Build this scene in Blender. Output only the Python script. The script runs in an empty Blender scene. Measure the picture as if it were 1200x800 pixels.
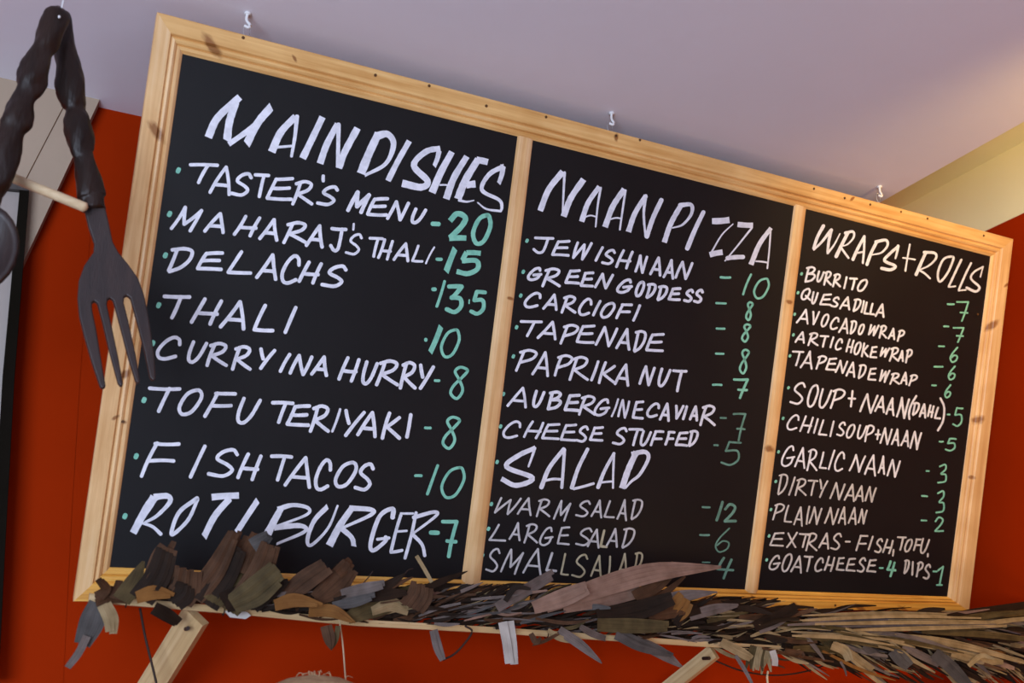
import bpy, bmesh, math, random
from mathutils import Vector, Matrix
from mathutils.geometry import tessellate_polygon
random.seed(7)
scene = bpy.context.scene
C = scene.collection
R_ = math.radians

# ------------------------------------------------------------ camera
CAM = Vector((0, 0, 1.6)); F = 1100.0
RT = Vector((0.89814835, -0.43937655, -0.01666690)).normalized()
UP = Vector((-0.13274677, -0.30710046, 0.94237339)); UP = (UP - RT * UP.dot(RT)).normalized()
BK = RT.cross(UP)
cd = bpy.data.cameras.new('camera'); cam = bpy.data.objects.new('camera', cd); C.objects.link(cam)
cam.matrix_world = Matrix((RT, UP, BK)).transposed().to_4x4()
cam.matrix_world.translation = CAM
cd.sensor_width = 36; cd.lens = 36 * F / 1200; cd.clip_start = .02
cd.dof.use_dof = True; cd.dof.focus_distance = 1.95; cd.dof.aperture_fstop = 4.5
scene.camera = cam

# ------------------------------------------------------------ world, lights, exposure
w = bpy.data.worlds.new('world'); scene.world = w; w.use_nodes = True
w.node_tree.nodes['Background'].inputs[0].default_value = (.66, .69, .84, 1)
w.node_tree.nodes['Background'].inputs[1].default_value = .36
scene.view_settings.view_transform = 'Standard'; scene.view_settings.look = 'None'
scene.view_settings.gamma = 1; scene.view_settings.exposure = 0.0; scene.view_settings.use_curve_mapping = False

def area(name, loc, target, size, sizey, power, col):
    l = bpy.data.lights.new(name, 'AREA'); l.shape = 'RECTANGLE'; l.size = size; l.size_y = sizey
    l.energy = power; l.color = col
    o = bpy.data.objects.new(name, l); C.objects.link(o); o.location = loc
    o.rotation_euler = (Vector(target) - Vector(loc)).to_track_quat('-Z', 'Y').to_euler(); return o
def lamp(name, loc, power, col, rad=.06):
    l = bpy.data.lights.new(name, 'POINT'); l.energy = power; l.color = col; l.shadow_soft_size = rad
    o = bpy.data.objects.new(name, l); C.objects.link(o); o.location = loc; return o
area('daylight_window', (-1.5, -1.6, 1.45), (.7, 1.8, 2.6), 1.8, 1.6, 116, (.70, .80, 1))
def spot(name, loc, target, power, col, deg, blend=.8, rad=.05):
    l = bpy.data.lights.new(name, 'SPOT'); l.energy = power; l.color = col; l.spot_size = R_(deg); l.spot_blend = blend; l.shadow_soft_size = rad
    o = bpy.data.objects.new(name, l); C.objects.link(o); o.location = loc
    o.rotation_euler = (Vector(target) - Vector(loc)).to_track_quat('-Z', 'Y').to_euler(); return o
spot('warm_ceiling_spot', (1.72, .36, 2.60), (2.25, 1.5, 2.40), 47, (1, .66, .22), 100)
lamp('warm_lamp_far', (2.0, .1, 1.6), 4, (1, .60, .18), .12)
lamp('warm_lamp_low', (1.6, 1.15, 1.35), 3, (1, .58, .12), .08)

# ------------------------------------------------------------ geometry of the view: pixel of the photo -> point on a real plane
def ray(x, y): return RT * ((x - 600) / F) + UP * ((400 - y) / F) - BK
def on_plane(x, y, P, N):
    d = ray(x, y); return CAM + d * ((P - CAM).dot(N) / d.dot(N))
def on_y(x, y, Y): d = ray(x, y); return CAM + d * ((Y - CAM.y) / d.y)
def on_x(x, y, X): d = ray(x, y); return CAM + d * ((X - CAM.x) / d.x)
def on_z(x, y, Z): d = ray(x, y); return CAM + d * ((Z - CAM.z) / d.z)
BN = Vector((0, 0.93974305, 0.34188156)).normalized()      # menu board: normal pointing into the board
B0 = Vector((.0532, 1.4427, 2.669))
PANEL_D = .009
def on_board(x, y, d=0.0): return on_plane(x, y, B0 + BN * d, BN)
WALL_Y = 1.87; CEIL = 2.722; CEIL2 = 2.972; STEP_X = 1.805; RW_X = 2.30; BAND_Z = 2.772

# ------------------------------------------------------------ materials
def nodes(name):
    m = bpy.data.materials.new(name); m.use_nodes = True
    nt = m.node_tree; return m, nt, nt.nodes['Principled BSDF']
def N(nt, t, **kw):
    n = nt.nodes.new(t)
    for k, v in kw.items():
        if k in n.inputs: n.inputs[k].default_value = v
        else: setattr(n, k, v)
    return n
def ramp(nt, stops):
    n = nt.nodes.new('ShaderNodeValToRGB'); e = n.color_ramp.elements
    while len(e) < len(stops): e.new(.5)
    for i, (p, c) in enumerate(stops): e[i].position = p; e[i].color = (*c, 1)
    return n
def lin(r, g, b):
    f = lambda v: (v / 255 / 12.92) if v / 255 <= .04045 else ((v / 255 + .055) / 1.055) ** 2.4
    return (f(r), f(g), f(b))
def mottled(name, c1, c2, scale=6, rough=.8, bump=.1, bscale=60, spec=.3, detail=5, coord='Object', stretch=None):
    m, nt, b = nodes(name)
    tc = N(nt, 'ShaderNodeTexCoord'); src = tc.outputs[coord]
    if stretch:
        mp = N(nt, 'ShaderNodeMapping'); mp.inputs['Scale'].default_value = stretch
        nt.links.new(src, mp.inputs[0]); src = mp.outputs[0]
    n = N(nt, 'ShaderNodeTexNoise', Scale=scale, Detail=detail); nt.links.new(src, n.inputs['Vector'])
    r = ramp(nt, [(.3, c1), (.7, c2)]); nt.links.new(n.outputs[0], r.inputs[0]); nt.links.new(r.outputs[0], b.inputs['Base Color'])
    n2 = N(nt, 'ShaderNodeTexNoise', Scale=bscale, Detail=6); nt.links.new(src, n2.inputs['Vector'])
    bp = N(nt, 'ShaderNodeBump', Strength=bump, Distance=.004); nt.links.new(n2.outputs[0], bp.inputs['Height']); nt.links.new(bp.outputs[0], b.inputs['Normal'])
    b.inputs['Roughness'].default_value = rough; b.inputs['Specular IOR Level'].default_value = spec
    return m
M = {}
M['ceiling'] = mottled('ceiling_paint', (.76, .74, .80), (.80, .78, .84), 2, .85, .12, 30)
M['cream'] = mottled('cream_paint', (.80, .76, .50), (.84, .80, .54), 3, .8, .2, 25)
M['beige'] = mottled('beige_paint', (.38, .29, .21), (.43, .33, .24), 3, .8, .2, 25)
M['red'] = mottled('red_paint', lin(148, 38, 1), lin(158, 42, 2), 3, .8, .18, 22, spec=.04)
M['floor'] = mottled('floor_tiles', (.42, .41, .42), (.5, .49, .5), 3, .5, .1, 20)
M['frame_dark'] = mottled('dark_window_frame', (.006, .005, .003), (.010, .008, .006), 5, .9, spec=.02)
M['pane'] = mottled('pale_pane', (.34, .30, .27), (.38, .34, .31), 3, .4)
M['board'] = mottled('chalkboard_black', (.005, .0052, .006), (.0075, .0075, .008), 5, .55, .04, 200, spec=.25)
M['fork'] = mottled('dark_carved_wood', (.013, .006, .005), (.030, .015, .012), 25, .45, .12, 220, spec=.5, stretch=(3, 1, .4))
M['handle'] = mottled('dark_polished_wood', (.008, .0035, .002), (.022, .010, .006), 18, .42, .5, 60, spec=.3, stretch=(2.5, 1, .5))
M['steel'] = mottled('galvanised_wire', (.5, .5, .52), (.6, .6, .62), 20, .35); M['steel'].node_tree.nodes['Principled BSDF'].inputs['Metallic'].default_value = .6
M['white_hook'] = mottled('white_hook', (.75, .75, .75), (.8, .8, .8), 20, .4)
M['dark_wire'] = mottled('dark_wire', (.02, .01, .008), (.03, .015, .01), 20, .6)
M['nail'] = mottled('rusty_nail', (.08, .035, .01), (.14, .06, .02), 60, .6)
M['dowel'] = mottled('pale_dowel', (.56, .42, .24), (.66, .52, .32), 30, .55, .1, 80, stretch=(1, 6, 6))
M['straw'] = mottled('pale_straw', (.34, .21, .11), (.50, .34, .19), 60, .7, .5, 140)
M['plastic'] = mottled('pale_plastic', (.5, .49, .46), (.56, .55, .52), 8, .4)

def pine(name, c1, c2, c3, knot=True):
    """pine: uv = metres along / across the piece"""
    m, nt, b = nodes(name)
    uv = N(nt, 'ShaderNodeUVMap')
    mp = N(nt, 'ShaderNodeMapping'); mp.inputs['Scale'].default_value = (2.2, 60, 1); nt.links.new(uv.outputs[0], mp.inputs[0])
    n = N(nt, 'ShaderNodeTexNoise', Scale=1.3, Detail=6, Roughness=.6, Distortion=.4); nt.links.new(mp.outputs[0], n.inputs['Vector'])
    r = ramp(nt, [(.28, c1), (.55, c2), (.75, c3)]); nt.links.new(n.outputs[0], r.inputs[0])
    col = r.outputs[0]
    # broad tone patches
    mp2 = N(nt, 'ShaderNodeMapping'); mp2.inputs['Scale'].default_value = (9, 9, 1); nt.links.new(uv.outputs[0], mp2.inputs[0])
    n2 = N(nt, 'ShaderNodeTexNoise', Scale=1, Detail=3); nt.links.new(mp2.outputs[0], n2.inputs['Vector'])
    r2 = ramp(nt, [(.3, (.86, .80, .72)), (.62, (1, 1, 1))]); nt.links.new(n2.outputs[0], r2.inputs[0])
    mx = N(nt, 'ShaderNodeMix', data_type='RGBA', blend_type='MULTIPLY'); mx.inputs[0].default_value = 1
    nt.links.new(col, mx.inputs[6]); nt.links.new(r2.outputs[0], mx.inputs[7]); col = mx.outputs[2]
    if False:
        mp3 = N(nt, 'ShaderNodeMapping'); mp3.inputs['Scale'].default_value = (6.5, 26, 1); nt.links.new(uv.outputs[0], mp3.inputs[0])
        v = N(nt, 'ShaderNodeTexVoronoi', Scale=1.0); nt.links.new(mp3.outputs[0], v.inputs['Vector'])
        # only some cells hold a knot
        cm = N(nt, 'ShaderNodeSeparateColor'); nt.links.new(v.outputs['Color'], cm.inputs[0])
        gt = N(nt, 'ShaderNodeMath', operation='GREATER_THAN'); gt.inputs[1].default_value = .80; nt.links.new(cm.outputs[0], gt.inputs[0])
        rk = ramp(nt, [(.06, (1, 1, 1)), (.22, (0, 0, 0))]); nt.links.new(v.outputs['Distance'], rk.inputs[0])
        mul = N(nt, 'ShaderNodeMath', operation='MULTIPLY'); nt.links.new(rk.outputs[0], mul.inputs[0]); nt.links.new(gt.outputs[0], mul.inputs[1])
        mul2 = N(nt, 'ShaderNodeMath', operation='MULTIPLY'); mul2.inputs[1].default_value = .8; nt.links.new(mul.outputs[0], mul2.inputs[0])
        mk = N(nt, 'ShaderNodeMix', data_type='RGBA'); nt.links.new(mul2.outputs[0], mk.inputs[0]); nt.links.new(col, mk.inputs[6]); mk.inputs[7].default_value = (.30, .12, .035, 1)
        col = mk.outputs[2]
    nt.links.new(col, b.inputs['Base Color'])
    bp = N(nt, 'ShaderNodeBump', Strength=.12, Distance=.001); nt.links.new(n.outputs[0], bp.inputs['Height']); nt.links.new(bp.outputs[0], b.inputs['Normal'])
    b.inputs['Roughness'].default_value = .36; b.inputs['Specular IOR Level'].default_value = .45
    return m
M['pine'] = pine('pale_pine', (.62, .34, .13), (.80, .53, .25), (.87, .64, .37))
M['warm_lit_pine'] = pine('warm_lit_honey_pine', (.60, .30, .08), (.82, .52, .20), (.87, .61, .29))  # top rail: pine with the warm light's glow mixed into its colour
M['amber_pine'] = pine('amber_toned_pine', (.50, .20, .03), (.82, .46, .09), (.88, .56, .14))  # bottom rail: deeper orange tone than the pale pine
M['brace'] = pine('rough_lath', (.42, .27, .12), (.56, .40, .20), (.66, .50, .28), False)

def marker(name, c1, c2, rough=.55):
    m, nt, b = nodes(name)
    tc = N(nt, 'ShaderNodeTexCoord')
    n = N(nt, 'ShaderNodeTexNoise', Scale=55, Detail=5, Roughness=.65); nt.links.new(tc.outputs['Object'], n.inputs['Vector'])
    r = ramp(nt, [(.3, c1), (.62, c2)]); nt.links.new(n.outputs[0], r.inputs[0]); nt.links.new(r.outputs[0], b.inputs['Base Color'])
    b.inputs['Roughness'].default_value = rough; return m
M['white_ink'] = marker('white_chalk_marker', (.60, .63, .70), (.82, .85, .93))
M['faint_ink'] = marker('thin_white_chalk_marker', (.42, .42, .42), (.62, .62, .62))
M['ochre_ink'] = marker('smudged_ochre_marker', (.34, .30, .17), (.52, .48, .32))
M['teal_ink'] = marker('teal_chalk_marker', (.15, .46, .35), (.25, .64, .48))
M['dim_teal_ink'] = marker('thin_teal_chalk_marker', (.07, .18, .14), (.13, .30, .24))

def leafmat(name, c1, c2):
    m, nt, b = nodes(name)
    uv = N(nt, 'ShaderNodeUVMap'); mp = N(nt, 'ShaderNodeMapping'); mp.inputs['Scale'].default_value = (6, 500, 1); nt.links.new(uv.outputs[0], mp.inputs[0])
    n = N(nt, 'ShaderNodeTexNoise', Scale=1, Detail=4, Roughness=.6); nt.links.new(mp.outputs[0], n.inputs['Vector'])
    tc = N(nt, 'ShaderNodeTexCoord'); n2 = N(nt, 'ShaderNodeTexNoise', Scale=35, Detail=3); nt.links.new(tc.outputs['Object'], n2.inputs['Vector'])
    ad = N(nt, 'ShaderNodeMath', operation='ADD'); nt.links.new(n.outputs[0], ad.inputs[0]); nt.links.new(n2.outputs[0], ad.inputs[1])
    hf = N(nt, 'ShaderNodeMath', operation='MULTIPLY'); hf.inputs[1].default_value = .5; nt.links.new(ad.outputs[0], hf.inputs[0])
    r = ramp(nt, [(.36, c1), (.64, c2)]); nt.links.new(hf.outputs[0], r.inputs[0]); nt.links.new(r.outputs[0], b.inputs['Base Color'])
    bp = N(nt, 'ShaderNodeBump', Strength=.4, Distance=.001); nt.links.new(n.outputs[0], bp.inputs['Height']); nt.links.new(bp.outputs[0], b.inputs['Normal'])
    b.inputs['Roughness'].default_value = .7; b.inputs['Specular IOR Level'].default_value = .14
    return m
LEAF = {
 'dark': leafmat('dark_dry_leaf', (.008, .0045, .0025), (.024, .013, .007)),
 'brown': leafmat('brown_dry_leaf', (.035, .016, .007), (.095, .045, .022)),
 'olive': leafmat('olive_dry_leaf', (.038, .026, .010), (.10, .070, .028)),
 'grey': leafmat('grey_dry_leaf', (.075, .058, .048), (.17, .135, .12)),
 'tan': leafmat('tan_dry_leaf', (.16, .11, .05), (.34, .25, .13)),
 'orange': leafmat('orange_dry_leaf', (.13, .05, .010), (.22, .10, .025)),
 'pink': leafmat('pinkish_dry_leaf', (.15, .085, .058), (.27, .165, .12)),
 'slate': leafmat('slate_dry_leaf', (.045, .040, .037), (.095, .085, .078)),
 'pale': leafmat('pale_dry_leaf', (.30, .26, .22), (.46, .41, .36)),
}

# ------------------------------------------------------------ helpers
def mesh_obj(name, verts, faces, mat, parent=None, uvs=None, smooth=False):
    me = bpy.data.meshes.new(name); me.from_pydata([tuple(v) for v in verts], [], faces)
    if uvs:
        ul = me.uv_layers.new(name='UVMap')
        for l in me.loops: ul.data[l.index].uv = uvs[l.vertex_index]
    me.materials.append(mat); me.update()
    bm = bmesh.new(); bm.from_mesh(me); bmesh.ops.recalc_face_normals(bm, faces=bm.faces); bm.to_mesh(me); bm.free()
    if smooth:
        for p in me.polygons: p.use_smooth = True
    o = bpy.data.objects.new(name, me); C.objects.link(o)
    if parent: o.parent = parent; o.matrix_parent_inverse = parent.matrix_world.inverted()
    return o
def empty(name, loc, label, cat, group=None):
    o = bpy.data.objects.new(name, None); C.objects.link(o); o.location = loc; o.empty_display_size = .05
    bpy.context.view_layer.update()
    o['label'] = label; o['category'] = cat
    if group: o['group'] = group
    return o
def tag(o, label, cat, group=None):
    o['label'] = label; o['category'] = cat
    if group: o['group'] = group
    return o
def struct(name, verts, faces, mat, parent=None):
    o = mesh_obj(name, verts, faces, mat, parent)
    if not parent: o['kind'] = 'structure'
    return o
HEX = [(0, 1, 2, 3), (7, 6, 5, 4), (0, 4, 5, 1), (1, 5, 6, 2), (2, 6, 7, 3), (3, 7, 4, 0)]
def boxv(a, b):
    x0, y0, z0 = a; x1, y1, z1 = b
    return [(x0, y0, z0), (x1, y0, z0), (x1, y1, z0), (x0, y1, z0), (x0, y0, z1), (x1, y0, z1), (x1, y1, z1), (x0, y1, z1)]
def prism(pts, off):
    """polygon pts extruded by vector off"""
    n = len(pts); v = [Vector(p) for p in pts] + [Vector(p) + off for p in pts]
    return v, [tuple(range(n)), tuple(range(2 * n - 1, n - 1, -1))] + [(i, (i + 1) % n, (i + 1) % n + n, i + n) for i in range(n)]
def smoothpts(P, n=6):
    if len(P) < 3: return [Vector(p) for p in P]
    P = [Vector(p) for p in P]; closed = (P[0] - P[-1]).length < 1e-6; out = []
    for i in range(len(P) - 1):
        p1, p2 = P[i], P[i + 1]
        p0 = P[i - 1] if i > 0 else (P[-2] if closed else p1 * 2 - p2)
        p3 = P[i + 2] if i + 2 < len(P) else (P[1] if closed else p2 * 2 - p1)
        for k in range(n):
            t = k / n
            out.append(.5 * ((2 * p1) + (p2 - p0) * t + (2 * p0 - 5 * p1 + 4 * p2 - p3) * t * t + (3 * p1 - p0 - 3 * p2 + p3) * t ** 3))
    out.append(P[-1]); return out
def tube_geo(path, radii, seg=8, V=None, Fc=None):
    V = [] if V is None else V; Fc = [] if Fc is None else Fc; base = len(V); n = len(path)
    ref = Vector((0, 0, 1))
    for i, p in enumerate(path):
        t = (path[min(i + 1, n - 1)] - path[max(i - 1, 0)]).normalized()
        r = ref if abs(t.dot(ref)) < .95 else Vector((1, 0, 0))
        a = t.cross(r).normalized(); b = t.cross(a)
        rad = radii[i] if isinstance(radii, (list, tuple)) else radii
        for k in range(seg):
            an = 2 * math.pi * k / seg; V.append(p + a * math.cos(an) * rad + b * math.sin(an) * rad)
    for i in range(n - 1):
        for k in range(seg):
            k2 = (k + 1) % seg
            Fc.append((base + i * seg + k, base + i * seg + k2, base + (i + 1) * seg + k2, base + (i + 1) * seg + k))
    Fc.append(tuple(base + k for k in range(seg))[::-1]); Fc.append(tuple(base + (n - 1) * seg + k for k in range(seg)))
    return V, Fc
def tube(name, path, radii, mat, parent=None, seg=8, smooth=True):
    V, Fc = tube_geo([Vector(p) for p in path], radii, seg); return mesh_obj(name, V, Fc, mat, parent, smooth=smooth)

# ------------------------------------------------------------ the room
T = .12
struct('floor', boxv((-2.0, -3.2, -.1), (RW_X + .1, WALL_Y + T, 0)), HEX, M['floor'])
struct('wall_back', boxv((-2.0, WALL_Y, 0), (RW_X + .1, WALL_Y + T, CEIL2 + .1)), HEX, M['red'])
struct('ceiling', boxv((-2.0, -3.2, CEIL), (STEP_X, WALL_Y, CEIL2 + .1)), HEX, M['ceiling'])
wr = struct('wall_right', boxv((RW_X, -3.2, 0), (RW_X + .1, WALL_Y, BAND_Z)), HEX, M['red'])
struct('cream_band', boxv((RW_X - .002, -3.2, BAND_Z), (RW_X + .1, WALL_Y, CEIL2)), HEX, M['cream'], wr)
struct('trim_2', boxv((STEP_X, -3.2, CEIL2), (RW_X + .1, WALL_Y, CEIL2 + .1)), HEX, M['cream'])
# plaster swelling at the left of the back wall
def wallpoly(px, d=0.0): return [on_y(x, y, WALL_Y - d) for x, y in px]
v, f = prism(wallpoly([(30, 200), (108, 240), (94, 440), (84, 600), (74, 800), (70, 960), (-60, 960), (-20, 690), (8, 440)], .0012), Vector((0, .02, 0)))
struct('trim_3', v, f, M['red'])
# sloping beige plaster strip
v, f = prism(wallpoly([(118, 114), (28, 306), (8, 360), (-90, 330), (-160, 50)], .03), Vector((0, .0295, 0)))
struct('trim_1', v, f, M['beige'])
tubeV, tubeF = tube_geo([on_y(76, 122, WALL_Y - .031), on_y(52, 168, WALL_Y - .031), on_y(24, 222, WALL_Y - .031)], .0007, 5)
o = mesh_obj('crack', tubeV, tubeF, M['nail'], bpy.data.objects['trim_1'])
# dark framed window beside it
win = empty('window_1', on_y(0, 400, WALL_Y - .05), 'dark framed window at the left end of the red wall', 'window')
del win['label'], win['category']; win['kind'] = 'structure'
v, f = prism(wallpoly([(23, 222), (34, 222), (17, 440), (6, 640), (-2, 800), (-16, 800), (-9, 640), (3, 440)], .055), Vector((0, .024, 0)))
mesh_obj('window_frame', v, f, M['frame_dark'], win)
v, f = prism(wallpoly([(34, 214), (34, 223), (-60, 215), (-60, 205)], .058), Vector((0, .024, 0)))
mesh_obj('window_frame', v, f, LEAF['slate'], win)
v, f = prism(wallpoly([(-60, 212), (25, 221), (5, 440), (-8, 640), (-15, 800), (-90, 800)], .045), Vector((0, .01, 0)))
mesh_obj('pane', v, f, M['pane'], win)

# ------------------------------------------------------------ the menu board
board = empty('menu_board', B0 + Vector((1.07, .3, -.95)), 'wide pine framed black menu board with three handwritten panels, hung leaning forward', 'menu board')
OUT = [(184, 14), (1187, 280), (1135, 716), (85.5, 704.5)]
INN = [(215.5, 64), (1162, 301), (1111.5, 699), (130.5, 664)]
O_ = [on_board(*p) for p in OUT]; I_ = [on_board(*p, d=.003) for p in INN]
prof = [(0, -.030), (0, .000), (.025, .0025), (.50, .0025), (.52, .001), (.55, -.003), (.59, -.0002), (.66, .0014), (.72, -.0008), (.755, -.0045), (.79, -.0014), (.87, -.0018), (.95, -.005), (1.0, -.009), (1.0, -.030)]
BROW = on_board(600, 98) - on_board(600, 100)   # the long top rail bows up slightly
def rail(a, b, A, B_, mt='pine'):
    V = []; Fc = []; uv = []; L = (O_[b] - O_[a]).length; sg = 10; n = len(prof)
    for i in range(sg + 1):
        t = i / sg
        for s, h in prof:
            pa = O_[a].lerp(I_[a], s); pb = O_[b].lerp(I_[b], s); p = pa.lerp(pb, t) - BN * h
            if a == 0: p = p + BROW * math.sin(math.pi * t)
            V.append(p); uv.append((A + t * L, s * .055 + abs(h) + B_))
    for i in range(sg):
        for k in range(n):
            k2 = (k + 1) % n; Fc.append((i * n + k, i * n + k2, (i + 1) * n + k2, (i + 1) * n + k))
    Fc.append(tuple(range(n))); Fc.append(tuple(sg * n + k for k in range(n)))
    return mesh_obj('frame_rail', V, Fc, M[mt], board, uv)
rail(0, 1, 0, 0, 'warm_lit_pine'); rail(1, 2, 5.13, .3); rail(3, 0, 14.2, 1.1)
rail(2, 3, 9.37, .7, 'amber_pine')['label'] = 'bottom rail of amber toned pine with brown streaks'
def add_knots(mat, lst):
    """knots at given metres along / across the moulding"""
    nt = mat.node_tree; b = nt.nodes['Principled BSDF']; src = b.inputs['Base Color'].links[0].from_socket
    uv = N(nt, 'ShaderNodeUVMap'); nz = N(nt, 'ShaderNodeTexNoise', Scale=90); nt.links.new(uv.outputs[0], nz.inputs['Vector'])
    for (u, v, r) in lst:
        mp = N(nt, 'ShaderNodeMapping'); mp.inputs['Location'].default_value = (-u, -v, 0); nt.links.new(uv.outputs[0], mp.inputs[0])
        sc = N(nt, 'ShaderNodeVectorMath', operation='MULTIPLY'); sc.inputs[1].default_value = (1 / r, .75 / r, 0); nt.links.new(mp.outputs[0], sc.inputs[0])
        ln = N(nt, 'ShaderNodeVectorMath', operation='LENGTH'); nt.links.new(sc.outputs[0], ln.inputs[0])
        ad = N(nt, 'ShaderNodeMath', operation='MULTIPLY_ADD'); ad.inputs[1].default_value = .9; nt.links.new(nz.outputs[0], ad.inputs[0]); nt.links.new(ln.outputs['Value'], ad.inputs[2])
        rk = ramp(nt, [(.62, (.85, .85, .85)), (.80, (.4, .4, .4)), (1.0, (.0, .0, .0))])
        dv = N(nt, 'ShaderNodeMath', operation='MULTIPLY'); dv.inputs[1].default_value = .6; nt.links.new(ad.outputs[0], dv.inputs[0]); nt.links.new(dv.outputs[0], rk.inputs[0])
        mk = N(nt, 'ShaderNodeMix', data_type='RGBA'); nt.links.new(rk.outputs[0], mk.inputs[0]); nt.links.new(src, mk.inputs[6]); mk.inputs[7].default_value = (.24, .085, .02, 1); src = mk.outputs[2]
    nt.links.new(src, b.inputs['Base Color'])
def knot_uv(a, b, A, B_, x, y, r):
    p = on_board(x, y); L = O_[b] - O_[a]; t = (p - O_[a]).dot(L) / L.length_squared
    q0 = O_[a].lerp(O_[b], t); q1 = I_[a].lerp(I_[b], t); sv = (p - q0).dot(q1 - q0) / (q1 - q0).length_squared
    return (A + t * L.length, sv * .055 + .003 + B_, r)
add_knots(M['pine'], [knot_uv(3, 0, 14.2, 1.1, 194, 143, .012), knot_uv(3, 0, 14.2, 1.1, 146, 444, .008), knot_uv(3, 0, 14.2, 1.1, 137, 497, .004), knot_uv(1, 2, 5.13, .3, 1160, 371, .013), knot_uv(1, 2, 5.13, .3, 1147, 488, .012), knot_uv(1, 2, 5.13, .3, 1178, 332, .005), knot_uv(1, 2, 5.13, .3, 1140, 560, .006), (27.7 + .63, .016, .009), (27.7 + .25, .02, .006), (20.3 + .36, .026, .004)])
add_knots(M['warm_lit_pine'], [knot_uv(0, 1, 0, 0, 228, 62, .012), knot_uv(0, 1, 0, 0, 336, 72, .004), knot_uv(0, 1, 0, 0, 722, 163, .006), knot_uv(0, 1, 0, 0, 1000, 236, .005)])
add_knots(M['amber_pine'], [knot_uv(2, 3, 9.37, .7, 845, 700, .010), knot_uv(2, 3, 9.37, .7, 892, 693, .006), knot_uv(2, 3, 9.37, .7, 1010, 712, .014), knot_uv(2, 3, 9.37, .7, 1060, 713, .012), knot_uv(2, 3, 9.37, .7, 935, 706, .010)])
# mullions: rounded strips
def mull(tl, tr, br, bl, A):
    V = []; Fc = []; uv = []; pr = [(0, .0), (.08, .0035), (.3, .0062), (.55, .0068), (.8, .005), (.95, .0025), (1, 0), (1, -.012), (0, -.012)]
    q = [on_board(*p, d=PANEL_D) for p in (tl, tr, br, bl)]; n = len(pr); sg = 8
    for i in range(sg + 1):
        t = i / sg
        for s, h in pr:
            V.append(q[0].lerp(q[1], s).lerp(q[3].lerp(q[2], s), t) - BN * h); uv.append((A + t, s * .03 + h))
    for i in range(sg):
        for k in range(n): k2 = (k + 1) % n; Fc.append((i * n + k, i * n + k2, (i + 1) * n + k2, (i + 1) * n + k))
    Fc.append(tuple(range(n))); Fc.append(tuple(sg * n + k for k in range(n)))
    return mesh_obj('mullion', V, Fc, M['pine'], board, uv)
mull((606.5, 159), (624.5, 164), (562.5, 686), (540, 684), 20.3)
mull((930.5, 239), (944.5, 244), (887.5, 695), (872.5, 693), 27.7)
def panel(px):
    v, f = prism([on_board(*p, d=PANEL_D) for p in px], BN * .006); return mesh_obj('chalkboard_panel', v, f, M['board'], board)
PAN = [panel([(213, 60), (612, 159), (548, 690), (126, 668)]), panel([(618, 160), (935, 238), (878, 700), (553, 690)]), panel([(940, 240), (1166, 298), (1115, 703), (883, 700)])]
v, f = prism([on_board(190, 25, .020), on_board(1180, 285, .020), on_board(1130, 710, .020), on_board(92, 698, .020)], BN * .006)
mesh_obj('backing_board', v, f, M['brace'], board, [(0, 0)] * 8)
for x, y in ((285, 44), (440, 88), (503, 100.5), (570, 124), (640, 137), (722, 159), (750, 164), (954, 221), (990, 232), (1020, 239.5), (1056, 248), (1087, 256), (1153, 276), (1146, 368), (144, 494), (979, 709)):
    c = on_board(x, y, -.0027); tube('nail_head', [c + BN * .001, c - BN * .0005], .0028, M['nail'], board, 10, False)

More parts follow.
